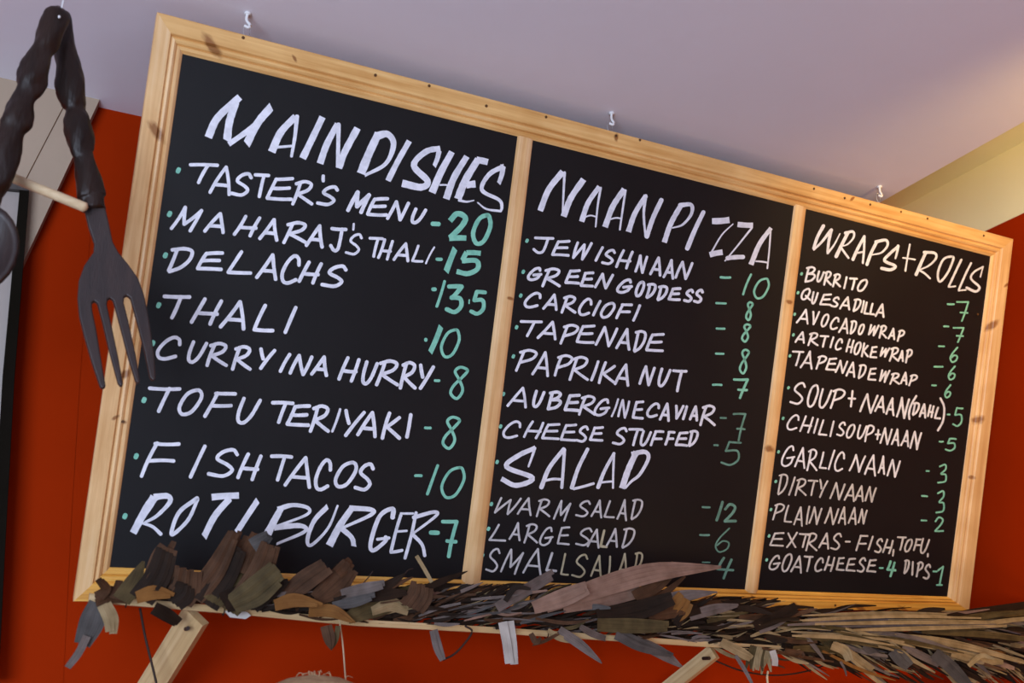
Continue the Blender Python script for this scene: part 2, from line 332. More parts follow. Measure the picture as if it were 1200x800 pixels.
# ---- handwriting: every stroke is a flat ribbon of marker on the panel
G = {
'A': ['l0 .92 .8 0', 'l.8 0 .94 1', 'l.28 .64 .88 .68'], 'B': ['l.35 .02 0 1', 'c.15 .06 .7 0 .95 .14 .7 .36 .25 .46', 'c.25 .46 .8 .48 .95 .64 .6 .9 0 1'],
'C': ['c.97 .34 .95 .1 .72 0 .35 .22 .05 .62 .08 .92 .35 1 .8 .88'], 'D': ['l.36 .04 0 .96', 'c.15 .05 .65 0 .98 .12 .88 .48 .5 .82 .03 1'],
'E': ['l.36 .06 0 .92', 'l.34 .08 1 .04', 'l.18 .48 .88 .47', 'l0 .93 .95 .98'], 'F': ['l.42 .04 0 1', 'l.36 .06 1 .07', 'l.2 .56 .86 .56'],
'G': ['c.92 .22 .85 .02 .5 .12 .1 .55 .02 .88 .3 1 .7 .86 .88 .6', 'l.42 .6 1 .54'], 'H': ['l.45 0 0 .92', 'l1 .08 .62 1', 'l.24 .56 .86 .6'],
'I': ['l1 0 0 1'], 'J': ['l.08 .02 1 .06', 'c.75 .04 .6 .6 .45 .95 .22 1 0 .78'], 'K': ['l.42 0 0 1', 'l1 .18 .25 .56', 'l.22 .52 1 1'],
'L': ['l.6 0 .02 .9', 'l0 .93 1 .97'], 'M': ['l0 .9 .46 0', 'l.46 0 .42 .72', 'l.42 .72 1 .14', 'l1 .14 .62 1'], 'N': ['l0 .92 .42 0', 'l.42 0 .6 1', 'l.6 1 1 .08'],
'O': ['c.78 0 .35 .18 .02 .7 .14 1 .55 .9 .95 .4 .98 .1 .78 0'], 'P': ['l.4 .03 0 1', 'c.2 .1 .65 0 1 .14 .8 .42 .2 .6'],
'Q': ['c.7 0 .25 .22 .02 .7 .2 .95 .6 .8 .95 .3 .9 .05 .7 0', 'l.5 .62 1 1'], 'R': ['l.4 .04 0 1', 'c.18 .1 .62 0 .95 .12 .78 .38 .24 .56', 'l.24 .56 .98 1'],
'S': ['c.98 .2 .84 .02 .5 .1 .3 .34 .66 .58 .8 .78 .5 .98 0 .9'], 'T': ['l0 .04 1 .07', 'l.66 .05 .3 1'], 'U': ['c.3 0 .08 .55 .05 .92 .28 1 .62 .7 1 .08'],
'V': ['l.2 0 .22 1', 'l.22 1 1 .02'], 'W': ['l.26 0 .02 .9', 'l.02 .9 .62 .12', 'l.62 .12 .5 1', 'l.5 1 1 .04'], 'X': ['l.95 0 0 1', 'l.12 .05 .8 1'],
'Y': ['l.14 0 .28 .52', 'l1 .08 .12 1'], '(': ['c1 0 .35 .4 .1 .75 .15 1'], ')': ['c.4 0 .98 .28 .8 .7 0 1'], "'": ['l.8 0 .3 1'], ',': ['l.7 0 .2 1'],
'+': ['l.6 0 .35 1', 'l0 .48 1 .5'], '-': ['l0 .42 1 .58'], '*': ['l0 .5 1 .5'], '.': ['l.6 .2 .4 .8'],
'0': ['c.8 0 .35 .14 .02 .62 .2 .98 .62 .9 .98 .42 .95 .1 .8 0'], '1': ['l1 0 0 1'], '!': ['l.2 .2 1 0', 'l1 0 .45 .95', 'l0 .98 .8 .98'],
'2': ['c.1 .28 .5 0 .95 .16 .72 .5 .06 .95', 'l.06 .95 1 .94'], '3': ['l.15 .08 .95 .08', 'l.95 .08 .4 .46', 'c.3 .48 .85 .52 .9 .8 .5 1 0 .9'],
'%': ['c.2 .1 .8 0 .85 .25 .35 .5 .85 .55 .8 .9 0 .98'], '4': ['l.42 0 .02 .55', 'l.02 .55 1 .6', 'l.9 .08 .4 1'],
'5': ['l.98 .08 .4 .05', 'l.4 .05 .22 .42', 'c.22 .42 .8 .42 .85 .78 .45 1 0 .9'], '6': ['c.92 0 .3 .4 .02 .74 .25 1 .75 .88 .88 .62 .5 .54 .12 .72'],
'7': ['l0 .06 .98 .06', 'l.98 .06 .42 1', 'l.3 .58 .92 .6'], '8': ['c1 .1 .6 0 .3 .14 .55 .42 .72 .74 .4 1 .05 .84 .2 .6 .7 .32 1 .1'],
}
def strokes_of(ch, x0, y0, x1, y1, w):
    out = []; iw = w * .45
    X0, X1, Y0, Y1 = x0 + iw, x1 - iw, y0 + iw, y1 - iw
    if X1 < X0: X0 = X1 = (x0 + x1) / 2
    if Y1 < Y0: Y0 = Y1 = (y0 + y1) / 2
    for s in G[ch]:
        q = [float(a) for a in s[1:].split()]
        P = [(X0 + q[i] * (X1 - X0), Y0 + q[i + 1] * (Y1 - Y0)) for i in range(0, len(q), 2)]
        out.append((s[0], P, w))
    return out
def ribbon(V, Fc, kind, P, w, pid=[0]):
    """P in photo pixels; w width px or (w0,w1); laid down on the real panel plane"""
    P = [Vector((p[0], p[1])) for p in P]
    pts = smoothpts(P, 7) if kind == 'c' else [P[0].lerp(P[1], t / 4) for t in range(5)]
    if kind == 'l':   # hand wobble
        d = (P[1] - P[0]); nn = Vector((-d.y, d.x)) * random.uniform(-.03, .03)
        pts = [p + nn * math.sin(math.pi * i / 4) for i, p in enumerate(pts)]
    w0, w1 = w if isinstance(w, tuple) else (w, w)
    n = len(pts); L = []
    d0 = (pts[1] - pts[0]).normalized(); d1 = (pts[-1] - pts[-2]).normalized()
    wide = max(w0, w1) > 5.6
    if not wide: L.append((pts[0] - d0 * w0 * .42, w0 * .42)); L.append((pts[0] - d0 * w0 * .25, w0 * .82))
    for i, p in enumerate(pts):
        t = i / (n - 1); L.append((p, (w0 + (w1 - w0) * t) * random.uniform(.94, 1.05)))
    if not wide: L.append((pts[-1] + d1 * w1 * .25, w1 * .82)); L.append((pts[-1] + d1 * w1 * .42, w1 * .42))
    pid[0] += 1; dep = PANEL_D - .0003 - (pid[0] % 7) * .00003; b = len(V); m = len(L)
    for i, (p, ww) in enumerate(L):
        d = (L[min(i + 1, m - 1)][0] - L[max(i - 1, 0)][0]).normalized(); nn = Vector((-d.y, d.x)) * ww / 2
        if wide and i in (0, m - 1): nn = nn - d * ww * .22 if d.y > .3 else nn   # chisel tip of the marker
        V.append(on_board(*(p + nn), d=dep)); V.append(on_board(*(p - nn), d=dep))
    for i in range(m - 1): Fc.append((b + 2 * i, b + 2 * i + 1, b + 2 * i + 3, b + 2 * i + 2))
ZM = {'Z1': (180, 90, 5), 'Z2': (400, 130, 4.705), 'Z3': (180, 230, 4.705), 'Z4': (380, 230, 4.705), 'Z5': (150, 380, 5.217), 'Z6': (350, 390, 5.217), 'Z7': (130, 500, 5), 'Z8': (340, 520, 4.704), 'Z9': (280, 580, 3.637),
      'P1': (600, 180, 5), 'P2': (750, 210, 5), 'P3': (590, 320, 5.335), 'P4': (740, 340, 5.716), 'P5': (570, 440, 5.716), 'P6': (740, 450, 6.155), 'P7': (555, 560, 5.854), 'P8': (740, 560, 5.714),
      'Q1': (930, 240, 7.269), 'Q2': (1040, 260, 5.713), 'Q3': (920, 340, 6.664), 'Q4': (1040, 360, 6.667), 'Q5': (900, 440, 6.664), 'Q6': (1020, 450, 7.275), 'Q7': (890, 540, 5.333), 'Q8': (1010, 550, 5.333), 'PX': (0, 0, 1)}
INKW = .86
def text(name, spec, w, mat, pan, wz=None):
    """spec: 'Z1 T 205 500 385 630 A ... ' letters with their boxes in close-up units"""
    V = []; Fc = []; tk = spec.split(); i = 0; z = ZM['PX']
    while i < len(tk):
        if tk[i] in ZM: z = ZM[tk[i]]; i += 1; continue
        ch = tk[i]; b = [float(a) for a in tk[i + 1:i + 5]]; i += 5; ww = w
        if i < len(tk) and tk[i].startswith('w'): ww = float(tk[i][1:]); i += 1
        b = [z[0] + b[0] / z[2], z[1] + b[1] / z[2], z[0] + b[2] / z[2], z[1] + b[3] / z[2]]
        for k, P, w2 in strokes_of(ch, *b, ww): ribbon(V, Fc, k, P, w2 * INKW * (1, .93, .88)[pan])
    return mesh_obj(name, V, Fc, M[mat], PAN[pan])
def free(name, groups, mat, pan):
    """groups: [(zoom key, [(kind, [points], width), ...])]"""
    V = []; Fc = []
    for key, ss in groups:
        ox, oy, sc = ZM[key]
        for kind, P, w in ss:
            P = [(ox + x / sc, oy + y / sc) for x, y in P]
            ww = tuple(a / sc for a in w) if isinstance(w, tuple) else w / sc
            ribbon(V, Fc, kind, P, ww)
    return mesh_obj(name, V, Fc, M[mat], PAN[pan])
c, l = 'c', 'l'
free('heading_lettering', [('Z1', [
 (c, [(320, 355), (375, 240), (505, 118)], (48, 42)), (c, [(485, 140), (445, 260), (430, 375)], (42, 48)), (c, [(440, 395), (540, 325), (600, 280)], (30, 36)), (c, [(690, 175), (610, 270), (545, 395)], (46, 46)),
 (c, [(692, 440), (745, 325), (832, 232)], (46, 38)), (c, [(840, 232), (828, 350), (808, 465)], (26, 17)), (l, [(725, 412), (808, 405)], 15),
 (c, [(873, 478), (930, 360), (990, 235)], (42, 38)),
 (c, [(975, 508), (1015, 395), (1078, 275)], (40, 36)), (c, [(1083, 280), (1082, 400), (1078, 525)], (28, 20)), (c, [(1085, 535), (1120, 440), (1195, 300)], (40, 42))]),
 ('Z2', [
 (c, [(108, 345), (150, 240), (205, 122)], (48, 42)), (c, [(190, 140), (255, 128), (288, 185), (245, 290), (130, 355)], (44, 16)),
 (c, [(257, 385), (310, 280), (375, 165)], (32, 30)),
 (c, [(545, 205), (465, 225), (400, 300), (475, 385), (440, 420), (335, 398)], (30, 40)), (c, [(540, 215), (530, 260), (512, 305)], (30, 22)),
 (c, [(500, 450), (550, 335), (610, 225)], (42, 34)), (c, [(578, 485), (620, 370), (692, 250)], (38, 34)), (l, [(545, 408), (580, 408)], 10),
 (c, [(642, 485), (685, 380), (755, 265)], (42, 38)), (l, [(745, 268), (808, 282)], 36), (l, [(690, 408), (740, 402)], 38), (c, [(650, 492), (690, 500), (730, 493)], (16, 7)),
 (c, [(895, 305), (815, 350), (775, 435), (870, 490), (885, 530), (878, 552)], (28, 14)), (c, [(892, 300), (885, 350), (868, 400)], (30, 22)), (c, [(752, 505), (800, 540), (878, 552)], (8, 14))])], 'white_ink', 0)
text('menu_line', "Z1 T 205 500 385 630 A 320 518 460 700 S 445 555 585 705 T 585 558 685 712 E 655 580 825 730 R 805 603 940 755 ' 985 570 1003 620 S 950 632 1090 760 Z2 M 25 435 165 570 w5.6 E 135 470 265 585 N 245 490 380 610 U 378 530 475 625", 4.7, 'white_ink', 0)['label'] = "handwritten menu line TASTER'S MENU"
text('menu_line', "Z3 M 88 50 275 200 A 272 85 400 210 H 435 100 595 228 A 575 118 695 252 R 708 135 852 265 A 832 152 945 290 Z4 J 25 165 130 308 ' 152 145 170 190 w3 S 112 200 215 328 w3.6 T 243 218 330 340 w4 H 290 230 385 355 w4 A 375 252 475 365 w4.2 L 478 265 548 368 w3.4 I 555 275 612 375 w2.6", 4.8, 'white_ink', 0)['label'] = "handwritten menu line MAHARAJ'S THALI"
text('menu_line', "Z3 D 72 278 225 425 E 232 298 390 415 L 400 295 545 437 A 558 312 690 468 C 695 318 815 488 H 792 352 935 488 Z4 S -23 372 133 508", 5.0, 'white_ink', 0)['label'] = "handwritten menu line DELACHS"
text('menu_line', "Z3 T 48 535 210 680 H 198 555 385 715 A 358 570 515 742 L 543 590 668 755 I 715 602 795 760", 5.2, 'white_ink', 0)['label'] = "handwritten menu line THALI"
text('menu_line', "Z5 C 165 68 332 222 U 355 95 492 240 R 472 105 615 262 R 628 125 760 285 Y 788 138 908 280 I 920 172 1000 298 N 980 178 1135 318 Z6 A 68 135 187 272 H 235 140 380 305 U 378 165 492 320 R 465 160 618 328 R 610 170 725 348 Y 722 185 835 350", 4.9, 'white_ink', 0)['label'] = "handwritten menu line CURRY IN A HURRY"
text('menu_line', "Z5 T 120 372 328 543 O 300 390 462 560 F 458 402 668 573 U 655 440 820 612 T 872 462 1020 610 E 962 482 1122 630 Z6 R 60 435 195 612 I 197 458 262 610 w3.6 Y 260 462 412 638 A 350 475 485 645 K 500 478 628 655 I 650 488 697 648", 5.0, 'white_ink', 0)['label'] = "handwritten menu line TOFU TERIYAKI"
text('menu_line', "Z7 F 168 75 410 300 I 455 102 562 305 S 560 120 755 302 H 733 148 890 320 T 930 155 1070 322 Z8 A -38 65 125 250 C 128 78 235 262 O 238 92 375 245 S 348 98 470 265", 5.0, 'white_ink', 0)['label'] = "handwritten menu line FISH TACOS"
free('menu_line', [('Z7', [
 (c, [(130, 622), (190, 510), (255, 410)], (42, 52)), (c, [(250, 412), (330, 405), (345, 440), (270, 520), (195, 562)], (40, 14)), (c, [(190, 565), (245, 585), (292, 628)], (16, 22)),
 (c, [(505, 418), (400, 500), (355, 615), (375, 622), (455, 540), (508, 425)], (26, 20)), (l, [(590, 412), (750, 402)], 38), (c, [(700, 415), (610, 520), (545, 645)], 38), (c, [(860, 430), (800, 520), (735, 620)], 34)]),
 ('Z9', [(c, [(122, 165), (150, 110), (180, 55)], (34, 26)), (c, [(165, 60), (230, 42), (295, 55), (285, 85), (150, 135)], (22, 9)), (c, [(150, 138), (260, 130), (280, 155), (160, 208)], (26, 10)),
 (c, [(378, 48), (320, 110), (292, 190), (310, 212), (380, 140), (422, 42)], (22, 9)),
 (c, [(385, 215), (430, 130), (485, 50)], (32, 26)), (c, [(470, 55), (565, 62), (560, 85), (440, 140)], (24, 12)), (c, [(435, 140), (480, 180), (490, 218)], (22, 20)),
 (c, [(655, 95), (655, 58), (600, 90), (562, 200), (572, 236), (625, 195), (625, 178)], (20, 16)), (l, [(590, 188), (640, 182)], 13),
 (c, [(690, 85), (670, 150), (648, 240)], 14), (l, [(690, 78), (742, 78)], 10), (l, [(670, 155), (715, 152)], 10), (l, [(648, 243), (695, 235)], 14),
 (c, [(755, 75), (735, 170), (708, 268)], 14), (c, [(745, 95), (830, 72), (840, 88), (740, 165)], (18, 10)), (c, [(738, 165), (780, 210), (792, 258)], (16, 14))])], 'white_ink', 0)
text('price_lettering', "Z2 - 490 605 550 640 w6 2 573 550 705 725 w7.5 0 712 562 835 745 w6", 5, 'teal_ink', 0)
text('price_lettering', "Z4 - 612 335 655 358 w4.5 1 655 270 738 432 w7.8 5 715 290 880 440 w6.8", 5, 'teal_ink', 0)
text('price_lettering', "Z4 * 588 500 622 524 w5.4 1 612 460 672 615 w4 3 662 472 775 650 w6 . 792 560 806 600 w2 5 798 508 900 658 w5.4", 5, 'teal_ink', 0)
text('price_lettering', "PX . 497 395 501 401 w4.5 1 501 379 520 416 w7 0 515 384.5 540 420 w4", 5, 'teal_ink', 0)
text('price_lettering', "Z6 - 825 280 868 302 w3.8 8 915 200 1042 410", 4.0, 'teal_ink', 0)
text('price_lettering', "Z6 - 765 568 815 592 w3.8 8 868 505 993 715", 4.0, 'teal_ink', 0)
text('price_lettering', "Z8 - 682 165 732 185 1 748 110 822 285 0 825 122 968 305", 4.0, 'teal_ink', 0)
text('price_lettering', "Z9 - 808 148 858 172 w6 7 860 95 938 270 w5", 4.0, 'teal_ink', 0)
def dots(name, spec, w, mat, pan):
    V = []; Fc = []; tk = spec.split(); i = 0; z = None
    while i < len(tk):
        if tk[i] in ZM: z = ZM[tk[i]]; i += 1; continue
        x, y = z[0] + float(tk[i]) / z[2], z[1] + float(tk[i + 1]) / z[2]; i += 2
        V, Fc = [], []; ribbon(V, Fc, 'l', [(x + w * .1, y - w * .22), (x - w * .1, y + w * .22)], min(w, 5.4)); mesh_obj('bullet_dot', V, Fc, M[mat], PAN[pan])
dots('bullet_dots', "Z1 145 548 Z3 88 97 65 325 28 600 Z5 152 115 98 462 Z7 148 172 82 523", 5.6, 'teal_ink', 0)
# panel two
free('heading_lettering', [('P1', [
 (c, [(165, 335), (215, 210), (298, 105)], (34, 36)), (c, [(308, 110), (302, 230), (296, 360)], (16, 10)), (c, [(302, 368), (345, 260), (420, 150)], (36, 36)),
 (c, [(408, 398), (445, 290), (512, 192)], (32, 28)), (c, [(520, 200), (503, 300), (490, 428)], (14, 10)), (c, [(425, 372), (460, 362), (495, 370)], 9),
 (c, [(545, 430), (590, 310), (658, 207)], (34, 32)), (c, [(665, 215), (648, 330), (632, 445)], (14, 11)), (c, [(572, 385), (610, 376), (640, 380)], 10), (c, [(682, 458), (720, 350), (785, 245)], (32, 28))]),
 ('P2', [(c, [(35, 95), (22, 200), (32, 335)], (18, 12)), (c, [(40, 335), (75, 230), (125, 122)], (28, 28)),
 (c, [(142, 370), (180, 260), (240, 152)], (30, 30)), (c, [(235, 152), (300, 150), (300, 205), (250, 265), (190, 285)], (28, 8)), (c, [(277, 405), (320, 300), (372, 192)], (28, 24)),
 (l, [(422, 245), (524, 238)], 36), (c, [(545, 262), (480, 325), (420, 425)], (7, 10)), (l, [(408, 442), (484, 427)], 32),
 (l, [(572, 264), (662, 270)], 32), (c, [(655, 285), (575, 385), (498, 478)], (12, 8)), (l, [(512, 462), (604, 455)], 26),
 (c, [(650, 500), (700, 380), (768, 285)], (30, 24)), (c, [(766, 295), (757, 420), (746, 522)], (10, 9)), (l, [(680, 480), (748, 488)], 10)])], 'white_ink', 1)
text('menu_line', "P1 J 118 482 250 588 E 228 500 345 607 W 348 512 475 628 I 482 540 540 635 S 520 555 612 655 H 603 558 715 680 N 715 588 800 706 P2 A 52 450 130 572 A 130 465 205 590 N 200 475 315 592", 4.0, 'white_ink', 1)['label'] = "handwritten menu line JEWISH NAAN"
text('menu_line', "P1 G 85 660 180 748 R 170 665 290 785 E 305 672 405 770 E 395 685 485 787 N 478 695 600 797 P3 G 702 30 812 130 O 818 45 888 152 P2 D 30 605 100 702 D 95 618 168 716 E 160 628 245 716 S 250 638 320 725 S 308 638 377 730", 4.2, 'white_ink', 1)['label'] = "handwritten menu line GREEN GODDESS"
text('menu_line', "P3 C 122 115 242 222 A 240 125 345 238 R 355 135 460 255 C 462 152 560 270 I 552 165 615 272 O 600 178 703 285 F 697 182 812 290 I 803 192 862 305", 4.1, 'white_ink', 1)['label'] = "handwritten menu line CARCIOFI"
text('menu_line', "P3 T 100 288 248 402 A 205 295 340 422 P 348 315 475 448 E 450 315 578 445 N 568 328 720 465 A 697 340 800 487 P4 D 8 265 105 420 E 90 280 225 418", 4.1, 'white_ink', 1)['label'] = "handwritten menu line TAPENADE"
text('menu_line', "P3 P 70 472 215 618 A 172 485 292 652 P 312 505 438 648 R 405 515 538 675 I 540 542 602 678 K 588 548 705 695 A 688 562 793 712 P4 N 45 500 165 645 U 170 515 270 650 T 270 522 378 685", 4.1, 'white_ink', 1)['label'] = "handwritten menu line PAPRIKA NUT"
text('menu_line', "P5 A 132 72 280 222 U 302 92 398 218 w4.4 B 402 98 512 235 w4.6 E 515 115 635 248 w4.6 R 612 128 738 270 G 715 148 832 275 I 832 150 890 280 w3 N 875 155 965 290 w3.4 E 972 160 1060 298 P6 C 102 130 210 245 A 195 130 282 275 V 300 145 385 258 I 362 150 410 262 A 412 150 485 272 R 487 145 612 305", 3.9, 'white_ink', 1)['label'] = "handwritten menu line AUBERGINE CAVIAR"
text('menu_line', "P5 C 102 298 238 425 H 243 298 390 428 E 365 312 498 435 E 490 315 610 445 S 595 330 690 452 E 685 333 790 445 S 838 340 950 470 T 948 345 1055 475 P6 U 55 328 150 450 F 130 325 240 450 F 235 330 320 445 E 310 335 415 455 D 405 328 488 455", 3.8, 'white_ink', 1)['label'] = "handwritten menu line CHEESE STUFFED"
free('heading_lettering', [('P5', [
 (c, [(325, 485), (215, 535), (135, 610), (310, 685), (200, 735), (100, 690)], (32, 34)), (c, [(325, 485), (305, 545), (282, 608)], (20, 14)),
 (c, [(368, 748), (420, 620), (518, 492)], (30, 28)), (c, [(523, 495), (515, 620), (505, 750)], (22, 20)), (c, [(395, 702), (450, 692), (512, 695)], 17),
 (c, [(572, 750), (615, 620), (678, 492)], (28, 24)), (l, [(585, 758), (718, 722)], 18), (c, [(748, 748), (790, 640), (855, 520)], (26, 20)), (c, [(855, 522), (850, 640), (848, 752)], (16, 14)), (l, [(775, 715), (845, 708)], 14),
 (c, [(908, 755), (950, 630), (1005, 510)], (42, 40))]), ('P6', [(c, [(0, 505), (95, 488), (122, 535), (60, 650), (0, 700), (-45, 750)], (36, 14))])], 'white_ink', 1)
text('menu_line', "P7 W 135 128 332 255 A 295 130 405 262 R 425 138 530 270 M 543 148 672 300 S 695 148 808 272 A 800 145 888 278 L 890 150 970 280 A 978 142 1058 298 D 1075 140 1165 290", 3.0, 'faint_ink', 1)['label'] = "handwritten menu line WARM SALAD"
text('menu_line', "P7 L 100 312 225 440 A 238 300 328 435 R 340 308 445 450 G 447 330 550 468 E 570 325 665 465 S 695 335 820 470 A 775 345 870 485 A 905 340 995 480 D 1012 338 1112 485", 3.0, 'faint_ink', 1)['label'] = "handwritten menu line LARGE SALAD"
text('menu_line', "P7 L 862 350 922 485 w3.6", 3.0, 'ochre_ink', 1)['label'] = "handwritten menu line smudged L of LARGE SALAD"
text('menu_line', "P7 S 78 475 188 650 M 180 482 348 665 A 333 478 475 670 L 490 505 575 650 w3.6", 3.0, 'faint_ink', 1)['label'] = "handwritten menu line SMALL"
text('menu_line', "P7 L 592 512 655 675 S 668 515 790 688 A 798 525 885 690 L 920 530 950 680 A 978 512 1058 690 D 1095 505 1165 640", 2.9, 'ochre_ink', 1)['label'] = "handwritten menu line SALAD in ochre below"
text('price_lettering', "P2 - 465 562 537 587 w3.6 1 597 550 658 682 0 660 575 762 705", 3.2, 'teal_ink', 1)
text('price_lettering', "P4 - 560 72 640 102 8 758 72 820 208", 3.2, 'teal_ink', 1)
text('price_lettering', "P4 - 562 243 632 270 8 730 220 805 352", 3.2, 'teal_ink', 1)
text('price_lettering', "P4 - 557 412 625 437 8 715 390 795 565", 3.2, 'teal_ink', 1)
text('price_lettering', "P4 - 537 622 612 645 7 678 580 790 730 w3.6", 3.2, 'teal_ink', 1)
text('price_lettering', "P6 - 635 232 690 255 7 728 195 832 415", 3.0, 'dim_teal_ink', 1)
text('price_lettering', "P6 - 588 428 632 452 5 640 400 800 590", 3.0, 'dim_teal_ink', 1)
text('price_lettering', "P8 - 468 182 532 208 1 560 150 620 292 w4 2 610 165 708 305 w4", 3.0, 'dim_teal_ink', 1)
text('price_lettering', "P8 - 452 370 528 392 6 555 330 670 500 w2.4", 3.0, 'dim_teal_ink', 1)
text('price_lettering', "P8 - 470 555 530 572 w2 4 565 525 690 680 w3.6", 3.0, 'dim_teal_ink', 1)
dots('bullet_dots', "P1 88 510 66 692 P3 108 140 82 338 62 520 0 755 P5 95 340 72 578 P7 122 178 102 348 62 530", 3.8, 'teal_ink', 1)
# panel three
free('heading_lettering', [('Q1', [
 (c, [(255, 178), (205, 270), (170, 370)], (30, 24)), (c, [(172, 382), (240, 315), (318, 215)], (16, 26)), (c, [(322, 212), (300, 310), (290, 400)], (28, 22)), (c, [(290, 412), (345, 340), (395, 245)], (20, 10)),
 (c, [(362, 440), (410, 340), (462, 238)], (30, 28)), (c, [(440, 240), (505, 228), (512, 275), (460, 335), (398, 355)], (26, 10)), (c, [(398, 355), (430, 400), (468, 452)], (20, 18)),
 (c, [(505, 465), (545, 375), (603, 268)], (28, 24)), (c, [(603, 268), (600, 380), (590, 495)], (20, 18)), (l, [(545, 408), (598, 398)], 16),
 (c, [(625, 508), (660, 410), (710, 312)], (28, 26)), (c, [(700, 315), (785, 300), (800, 345), (750, 405), (670, 425)], (28, 12)),
 (c, [(892, 352), (820, 415), (775, 475), (865, 520), (825, 552), (750, 540)], (24, 28)), (c, [(890, 348), (882, 400), (868, 455)], (24, 16))]),
 ('Q2', [(l, [(150, 150), (120, 328)], 12), (l, [(104, 240), (185, 252)], 11), (c, [(192, 352), (225, 275), (258, 202)], (22, 20)), (c, [(245, 203), (315, 208), (325, 242), (280, 290), (212, 322)], (20, 10)), (c, [(212, 322), (250, 345), (285, 378)], (14, 13)),
 (c, [(435, 232), (375, 250), (338, 340), (350, 400), (400, 345), (438, 260), (435, 232)], 15), (c, [(495, 252), (455, 335), (412, 428)], 15), (l, [(408, 434), (455, 430)], 11), (c, [(560, 275), (520, 355), (478, 452)], 14), (l, [(476, 460), (525, 455)], 10),
 (c, [(640, 300), (580, 335), (560, 380), (615, 435), (590, 465), (530, 440)], (12, 18)), (l, [(640, 300), (622, 368)], 9)])], 'white_ink', 2)
text('menu_line', "Q1 B 90 520 195 665 U 190 555 268 662 R 250 558 330 690 R 325 580 408 705 I 420 605 462 720 T 470 612 550 730 O 535 628 635 742", 3.2, 'white_ink', 2)['label'] = "handwritten menu line BURRITO"
text('menu_line', "Q3 Q 118 -20 205 85 U 200 5 265 112 E 265 20 368 125 S 352 45 430 138 A 420 45 515 160 D 525 62 600 172 I 588 75 625 180 L 610 85 660 195 L 655 95 705 200 A 698 100 782 218", 3.1, 'white_ink', 2)['label'] = "handwritten menu line QUESADILLA"
text('menu_line', "Q3 A 82 142 190 270 V 200 158 275 275 O 275 180 348 290 C 345 205 428 312 A 412 212 500 345 D 502 232 565 348 O 565 258 625 352 W 643 262 740 362 R 728 268 800 380 A 798 290 865 392 P 870 305 940 405", 3.0, 'white_ink', 2)['label'] = "handwritten menu line AVOCADO WRAP"
text('menu_line', "Q3 A 72 318 160 420 R 172 325 265 438 T 268 345 348 450 I 345 358 387 455 C 385 372 455 472 H 470 375 545 495 O 532 398 600 508 K 590 405 655 525 E 655 430 725 535 W 735 440 825 528 R 808 440 895 560 Q4 A 75 330 132 430 P 135 322 200 440", 3.0, 'white_ink', 2)['label'] = "handwritten menu line ARTICHOKE WRAP"
text('menu_line', "Q3 T 52 465 152 595 A 112 468 222 622 P 235 505 330 622 E 312 520 410 632 N 385 540 495 655 A 470 555 553 685 D 565 575 640 695 E 640 598 718 710 W 730 615 825 725 R 812 640 900 740 Q4 A 95 500 160 610 P 160 520 240 618", 3.0, 'white_ink', 2)['label'] = "handwritten menu line TAPENADE WRAP"
text('menu_line', "Q5 S 165 45 300 232 O 300 65 400 250 U 390 95 505 258 P 480 98 608 262 + 620 110 690 250 N 710 135 865 300 Q6 A 30 95 130 250 A 125 110 212 275 N 215 105 340 300 ( 312 90 402 308 D 352 150 425 272 A 410 160 480 295 H 480 170 550 290 L 540 190 605 305 ) 565 110 640 405", 3.2, 'white_ink', 2)['label'] = "handwritten menu line SOUP + NAAN (DAHL)"
text('menu_line', "Q5 C 140 300 250 430 H 242 308 360 452 I 350 330 398 455 L 388 340 465 475 I 478 348 522 482 S 530 355 612 478 O 605 375 685 492 U 690 378 778 498 P 750 380 835 522 + 832 415 885 505 Q6 N 75 365 192 522 A 172 375 252 532 A 252 388 335 540 N 330 395 443 565", 2.9, 'white_ink', 2)['label'] = "handwritten menu line CHILI SOUP + NAAN"
text('menu_line', "Q5 G 98 540 215 715 A 202 555 298 730 R 297 568 390 748 L 395 590 462 735 I 465 575 528 738 C 512 590 605 752 N 628 610 768 760 A 748 612 850 790 Q6 A 60 605 130 775 N 135 635 262 800", 2.9, 'white_ink', 2)['label'] = "handwritten menu line GARLIC NAAN"
text('menu_line', "Q7 D 110 78 182 215 I 178 95 228 218 R 218 105 298 220 T 300 112 370 220 Y 365 110 432 232 N 435 130 540 248 A 525 140 600 258 A 592 150 655 258 N 655 155 735 262", 2.8, 'faint_ink', 2)['label'] = "handwritten menu line DIRTY NAAN"
text('menu_line', "Q7 P 78 262 160 372 L 150 272 205 390 A 210 282 275 412 I 288 278 318 400 N 305 282 395 402 N 402 285 500 402 A 488 282 545 402 A 550 285 610 402 N 612 295 678 398", 2.7, 'faint_ink', 2)['label'] = "handwritten menu line PLAIN NAAN"
text('menu_line', "Q7 E 60 440 158 538 X 165 440 245 545 T 245 445 320 545 R 285 445 365 565 A 365 445 440 555 S 440 445 518 560 - 532 495 572 512 F 598 455 682 565 I 675 465 715 560 Q8 S 75 425 135 525 H 125 430 200 530 , 185 495 208 545 T 218 412 282 508 O 262 430 320 518 F 318 425 375 510 U 360 425 428 528 , 405 520 420 550", 2.8, 'faint_ink', 2)['label'] = "handwritten menu line EXTRAS - FISH, TOFU"
text('menu_line', "Q7 G 55 583 135 685 O 135 575 208 695 A 190 588 270 705 T 275 585 340 695 C 340 600 405 695 H 400 590 475 695 E 475 595 535 690 E 535 600 605 695 S 605 598 670 700 E 665 608 735 700 Q8 D 258 560 302 655 I 308 570 326 665 P 335 572 388 675 S 378 585 435 690", 2.9, 'faint_ink', 2)['label'] = "handwritten menu line GOAT CHEESE DIPS"
text('price_lettering', "Q2 - 395 540 452 560 w3 7 458 520 550 670", 2.7, 'teal_ink', 2)
